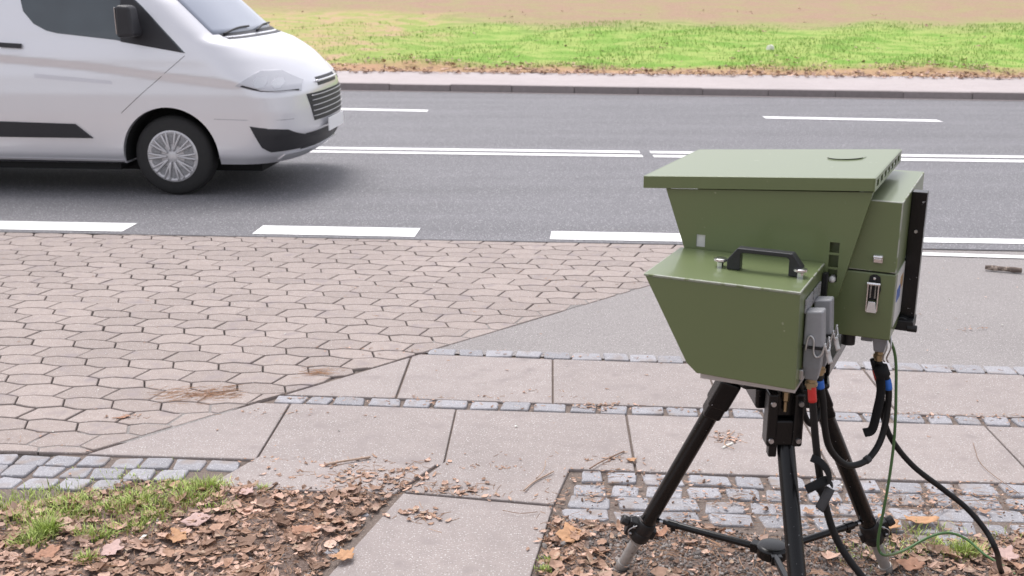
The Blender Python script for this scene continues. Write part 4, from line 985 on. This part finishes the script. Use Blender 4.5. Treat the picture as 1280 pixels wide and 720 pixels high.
def van_body():
    zs = list(np.arange(.27, 1.36, .024))+list(np.linspace(1.37, 1.86, 14))+[1.88, 1.905, 1.93, 1.945, 1.96, 1.968, 1.975, 1.981, 1.985]
    rings = []
    for z in zs:
        xf, xs = lv(XF, z), lv(XS, z); h = []
        h.append((XREAR, 0)); h.append((XREAR, half(XREAR+.0, z)*.6))
        for t in (0, .35, .75, 1): h.append((XREAR+.12*t, half(XREAR+.12*t, z)))
        for x in np.linspace(XREAR+.25, xs, 44): h.append((x, half(x, z)))
        for k in range(1, 26):
            a = math.pi/2*k/26; y = math.cos(a)**(2/lv(NE, z))
            h.append((front_x(y*lv(WZ, z), z), y*lv(WZ, z)-(0.016*min(1, max(0, crease(xs)-z)/.03)*(1-max(0, crease(xs)-z)/.5)*max(0, 1-k/5) if 0 < crease(xs)-z < .5 else 0)))
        h.append((xf, 0))
        rings.append([(x, CY-y, z) for x, y in h]+[(x, CY+y, z) for x, y in h[-2:0:-1]])
    n = len(rings[0]); vs = [p for r in rings for p in r]; fs = []
    for j in range(len(rings)-1):
        for i in range(n): fs.append((j*n+i, j*n+(i+1) % n, (j+1)*n+(i+1) % n, (j+1)*n+i))
    fs.append(tuple(reversed(range(n)))); fs.append(tuple((len(rings)-1)*n+i for i in range(n)))
    mb = MB(); mb.add(vs, fs); return mb.build('body', M['van_white'], van, smooth=True)
body = van_body()
AXLES = (0.0, -2.93)
cut = []
for ax in AXLES:
    for y0, y1 in ((-.2, .34), (2*CY-.34, 2*CY+.2)):
        c = MB(); c.cyl((ax, y0, .335), (ax, y1, .335), .415, n=64); cut.append(c.build('c', M['well'], van))
bpy.context.view_layer.update(); boolean_cut(body, cut)
for p in body.data.polygons: p.use_smooth = True
body.data.set_sharp_from_angle(angle=math.radians(38))
for ax in AXLES:
    for s in (0, 1):
        y0, y1 = (.02, .335) if not s else (2*CY-.335, 2*CY-.02); yi = y1 if not s else y0
        w = MB(); N_ = 40; r = .412
        A0 = -.12
        vs = [(ax+r*math.cos(A0+(math.pi-2*A0)*k/(N_-1)), y, .335+r*math.sin(A0+(math.pi-2*A0)*k/(N_-1))) for y in (y0+.02 if not s else y0, y1 if not s else y1-.02) for k in range(N_)]
        w.add(vs, [(k, (k+1) % N_, N_+(k+1) % N_, N_+k) for k in range(N_-1)]+[tuple(range(N_, 2*N_)) if not s else tuple(range(N_))])
        w.build('wheel_well', M['well'], van, smooth=False)
def patch(name, mat, poly, par=van, off=.004, far=False, nz_=14, nx_=10, thick=.012):
    """sheet laid on the body side: poly in (x,z) with one left and one right edge at each height"""
    zs = sorted({p[1] for p in poly}); z0, z1 = zs[0], zs[-1]
    rows = [z0+(z1-z0)*k/nz_ for k in range(nz_+1)]; rows = sorted(set(rows) | set(zs))
    rows = [r for i, r in enumerate(rows) if i == 0 or r-rows[i-1] > 1e-4]
    grid = []
    for z in rows:
        zz = min(max(z, z0+1e-5), z1-1e-5); xs = []
        for i in range(len(poly)):
            (xa, za), (xb, zb) = poly[i-1], poly[i]
            if (za > zz) != (zb > zz): xs.append(xa+(xb-xa)*(zz-za)/(zb-za))
        a, b = min(xs), max(xs)
        grid.append([(a+(b-a)*k/nx_, z) for k in range(nx_+1)])
    def P(x, z, o):
        x = min(x, lv(XF, z)-.012); y = half(x, z); e = .01
        dx = (half(min(x+e, lv(XF, z)-.001), z)-half(x-e, z))/(min(x+e, lv(XF, z)-.001)-x+e)
        nrm = Vector((-dx, 1)).normalized(); xx, yy = x+nrm.x*o, y+nrm.y*o
        return (xx, CY-yy if not far else CY+yy, z)
    m = MB(); nr_, nc = len(grid), nx_+1
    vs = [P(x, z, off) for row in grid for x, z in row]+[P(x, z, off-thick) for row in grid for x, z in row]; K = nr_*nc
    fs = [(j*nc+i, j*nc+i+1, (j+1)*nc+i+1, (j+1)*nc+i) for j in range(nr_-1) for i in range(nc-1)]
    bd = [(0, i) for i in range(nc)]+[(j, nc-1) for j in range(1, nr_)]+[(nr_-1, i) for i in range(nc-2, -1, -1)]+[(j, 0) for j in range(nr_-2, 0, -1)]
    ix = [a*nc+b for a, b in bd]
    fs += [(ix[k], ix[(k+1) % len(ix)], ix[(k+1) % len(ix)]+K, ix[k]+K) for k in range(len(ix))]
    m.add(vs, fs); return m.build(name, mat, par, auto=45)
WIN = [(-1.235, 1.86), (-1.225, 1.66), (-1.19, 1.52), (-1.10, 1.42), (-.99, 1.365), (-.90, 1.345), (-.41, 1.295), (-.10, 1.245), (.19, 1.192), (-.17, 1.56), (-.48, 1.83), (-.55, 1.86)]
for far in (False, True):
    w = patch('side_window', M['van_glass'], WIN, far=far, nz_=22)
    patch('quarter_panel', M['van_black'], [(-.355, 1.28), (.17, 1.195), (-.17, 1.55), (-.355, 1.70)], par=w, off=.006, far=far)
    patch('rub_strip', M['van_black'], [(-2.4, .49), (-.66, .487), (-.80, .605), (-2.4, .64)], off=.012, far=far, thick=.02)
    patch('sill_trim', M['hubcap'], [(-2.48, .296), (-.43, .281), (-.43, .298), (-2.48, .312)], off=.008, far=far, thick=.02)
    patch('sill_panel', M['van_black'], [(-2.48, .272), (-.43, .272), (-.43, .28), (-2.48, .294)], off=.006, far=far, thick=.02)
    patch('lettering', material('lettering', (.68, .68, .72), .4), [(-1.12, .985), (-.45, .935), (-.45, .965), (-1.12, 1.02)], off=.0015, far=far, thick=.003)
    patch('bumper_vent', M['van_black'], [(.70, .60), (.78, .42), (.84, .375), (1.125, .36), (1.135, .46), (1.06, .50), (.98, .56)], off=.009, far=far, nx_=16)
    hl = patch('headlight', M['lamp_glass'], [(.60, .93), (.80, .875), (1.055, .865), (1.045, .95), (.90, 1.045), (.78, 1.05)], off=.009, far=far, nx_=16)
    for xa, xb, za, zb in ((.74, .84, .915, 1.0), (.87, .95, .905, .985)):
        patch('lamp_bowl', M['chrome'], [(xa, (za+zb)/2-.015), (xa+.02, za), (xb-.02, za), (xb, (za+zb)/2), (xb-.02, zb), (xa+.02, zb), (xa, (za+zb)/2+.015)], par=hl, off=.0105, far=far, nx_=8, nz_=6)
    patch('lamp_surround', M['van_black'], [(.64, .926), (.80, .882), (1.04, .872), (1.04, .884), (.80, .896), (.66, .936)], par=hl, off=.011, far=far, nx_=14, nz_=5)
    patch('door_handle', M['van_black'], [(-1.40, 1.235), (-1.21, 1.225), (-1.21, 1.26), (-1.40, 1.27)], off=.03, far=far, thick=.03)
    patch('door_gap', M['van_black'], [(-.395, .70), (-.388, .70), (-.20, .86), (.188, 1.17), (.182, 1.17), (-.206, .86)], off=.0010, far=far, thick=.003, nx_=2)
    patch('bonnet_gap', M['van_black'], [(.66, .935), (.70, .915), (.80, .893), (.97, .880), (.97, .884), (.80, .898), (.71, .922), (.67, .94)], off=.0012, far=far, thick=.003, nx_=8)
    patch('panel_seam', material('seam_grey', (.45, .45, .48), .5), [(.40, .655), (1.02, .640), (1.02, .646), (.40, .661)], off=.0012, far=far, thick=.003, nx_=16)
def front_patch(name, mat, y0, y1, z0, z1, off=.005, par=van, ny=16, nz_=8, z0b=None, inset=.0, thick=.015):
    m = MB(); g = []
    for j in range(nz_+1):
        z = z0+(z1-z0)*j/nz_; row = []
        sh = inset*(1-j/nz_)
        for i in range(ny+1):
            y = (y0+sh)+((y1-sh)-(y0+sh))*i/ny; row.append((front_x(y, z)+off, CY+y, z))
        g.append(row)
    nc = ny+1; K = (nz_+1)*nc; vs = [p for r in g for p in r]; vs += [(p[0]-thick, p[1], p[2]) for p in vs]
    fs = [(j*nc+i, j*nc+i+1, (j+1)*nc+i+1, (j+1)*nc+i) for j in range(nz_) for i in range(ny)]
    bd = [i for i in range(nc)]+[j*nc+nc-1 for j in range(1, nz_+1)]+[nz_*nc+i for i in range(nc-2, -1, -1)]+[j*nc for j in range(nz_-1, 0, -1)]
    fs += [(bd[k], bd[(k+1) % len(bd)], bd[(k+1) % len(bd)]+K, bd[k]+K) for k in range(len(bd))]
    m.add(vs, fs); return m.build(name, mat, par, auto=45)
gr = front_patch('grille', M['van_black'], -.57, .57, .595, .83, inset=.10)
for z in (.635, .68, .725, .77, .81):
    s = MB(); s.tube([(front_x(y, z)+.012, CY+y, z) for y in np.linspace(-.50, .50, 22)], .004, 8, 0); s.build('grille_bar', M['steel'], gr, smooth=True)
gu = front_patch('upper_grille', M['van_black'], -.30, .30, .88, .95)
s = MB(); s.tube([(front_x(y, .92)+.012, CY+y, .92) for y in np.linspace(-.34, .34, 22)], .011, 8, 0); s.build('grille_bar', M['chrome'], gu, smooth=True)
front_patch('lower_grille', M['van_black'], -.60, .60, .36, .50)
front_patch('bumper_lip', M['van_white'], -.78, .78, .30, .345, off=.02, thick=.05)
pl = MB(); pl.box((1.180, CY-.26, .475), (1.191, CY+.26, .590)); pl.build('number_plate', M['plate'], van, bevel=.002)
# windscreen, wipers, bonnet edge, mirror
ws = MB(); g = []
zsn = np.linspace(1.335, 1.90, 16)
for z in zsn: g.append([(front_x(y, z)+.004, CY+y, z+.003) for y in np.linspace(-lv(WZ, z)*.86, lv(WZ, z)*.86, 33)])
vs = [p for r in g for p in r]; ws.add(vs, [(j*33+i, j*33+i+1, (j+1)*33+i+1, (j+1)*33+i) for j in range(15) for i in range(32)])
wo_ = ws.build('windscreen', M['screen_glass'], van, smooth=True)
so = wo_.modifiers.new('t', 'SOLIDIFY'); so.thickness = .004
cw = front_patch('scuttle', M['van_black'], -.72, .72, 1.295, 1.335, off=.008, thick=.02)
for y0, y1 in ((-.70, -.1), (0, .6)):
    s = MB(); s.tube([(front_x(y0, 1.33)+.02, CY+y0, 1.335), (front_x((y0+y1)/2, 1.36)+.024, CY+(y0+y1)/2, 1.37), (front_x(y1, 1.36)+.02, CY+y1, 1.375)], .009, 8, 6); s.build('wiper', M['van_black'], van, smooth=True)
for sgn in (-1, 1):
    yb_ = CY+sgn*.90
    m = MB(); c = Vector((-.20, yb_+sgn*.15, 1.45))
    m.prism([(c.x-.09, c.y-.10, c.z-.13), (c.x+.05, c.y-.09, c.z-.12), (c.x+.06, c.y+.09, c.z-.12), (c.x-.09, c.y+.10, c.z-.13)], [(c.x-.08, c.y-.10, c.z+.13), (c.x+.03, c.y-.08, c.z+.12), (c.x+.03, c.y+.08, c.z+.12), (c.x-.08, c.y+.10, c.z+.13)])
    mo = m.build('wing_mirror', M['van_black'], van, bevel=.03, seg=3)
    a = MB(); a.tube([(-.22, yb_-sgn*.03, 1.33), (-.24, yb_+sgn*.10, 1.37)], .03, 12, 0); a.build('mirror_arm', M['van_black'], mo, smooth=True)
    a = MB(); a.box((c.x-.095, c.y-.08, c.z-.10), (c.x-.088, c.y+.08, c.z+.11)); a.build('mirror_glass', M['chrome'], mo, bevel=.002)
# rear end (outside the frame of the photograph)
for s in (-1, 1):
    m = MB(); m.box((XREAR-.006, CY+s*.82-.06, .95), (XREAR+.02, CY+s*.82+.06, 1.35)); m.build('tail_light', M['red_tape'], van, bevel=.01)
m = MB(); m.box((XREAR-.07, CY-.85, .32), (XREAR+.05, CY+.85, .50)); m.build('rear_bumper', M['van_black'], van, bevel=.03)
for s in (-1, 1):
    m = MB(); m.box((XREAR-.008, CY+s*.40-.30, 1.30), (XREAR+.01, CY+s*.40+.30, 1.72)); m.build('rear_window', M['van_glass'], van, bevel=.01)
m = MB(); m.box((-3.6, CY-.58, .16), (.66, CY+.58, .275)); m.box((-2.4, CY-.84, .20), (-.50, CY+.84, .268)); m.build('underbody_and_shade_box', M['well'], van)  # second, wider box is added to deepen the shadow under the van
def wheel(ax, yo, s):
    """s=-1 outer face towards -y"""
    R = .338; prof = [(.0, .20), (.0, .225), (.02, .27), (.06, .31), (.14, .332), (.25, R), (.75, R), (.86, .332), (.94, .31), (1, .25), (1, .0)]
    a, b = (ax, yo, R-.003), (ax, yo-s*.225, R-.003)
    m = MB(); m.lathe(a, b, [(p[0], p[1]) for p in prof], 64); ty = m.build('tyre', M['tyre'], None, auto=40)
    w = bpy.data.objects.new('wheel', None); COL.objects.link(w); w.parent = van; w.location = (ax, yo, R-.003)
    for v in ty.data.vertices: v.co -= Vector((ax, yo, R-.003))
    ty.parent = w
    m = MB(); prof = [(0, 0), (0, .03), (.10, .045), (.20, .06), (.30, .12), (.24, .185), (.10, .205), (.22, .219), (1, .222)]
    m.lathe((0, -s*-.014, 0), (0, -s*.05, 0), prof, 64)
    cap = m.build('hubcap', M['hubcap'], w, auto=50)
    m = MB()
    for k in range(10):
        w0 = 2*math.pi*k/10
        for dw in (-.07, .07):
            p0 = Vector((.05*math.cos(w0), s*.012, .05*math.sin(w0))); p1 = Vector((.205*math.cos(w0+dw*1.6), s*.010, .205*math.sin(w0+dw*1.6)))
            mid = (p0+p1)/2+Vector((0, s*.008, 0)); m.tube([p0, mid, p1], 0, 8, 5, (.009, .009))
    m.build('spokes', M['hubcap'], w, smooth=True)
    for k in range(10):
        m = MB(); w0 = 2*math.pi*(k+.5)/10
        q = [(.105, -.10), (.18, -.16), (.19, .0), (.18, .16), (.105, .10)]
        pts = [(r*math.cos(w0+d_), r*math.sin(w0+d_)) for r, d_ in q]
        m.prism([(x, s*.006, z) for x, z in pts], [(x, -s*.012, z) for x, z in pts])
        m.build('hubcap_opening', M['label_grey'], w)
for ax in AXLES:
    wheel(ax, .035, -1); wheel(ax, 2*CY-.035, 1)
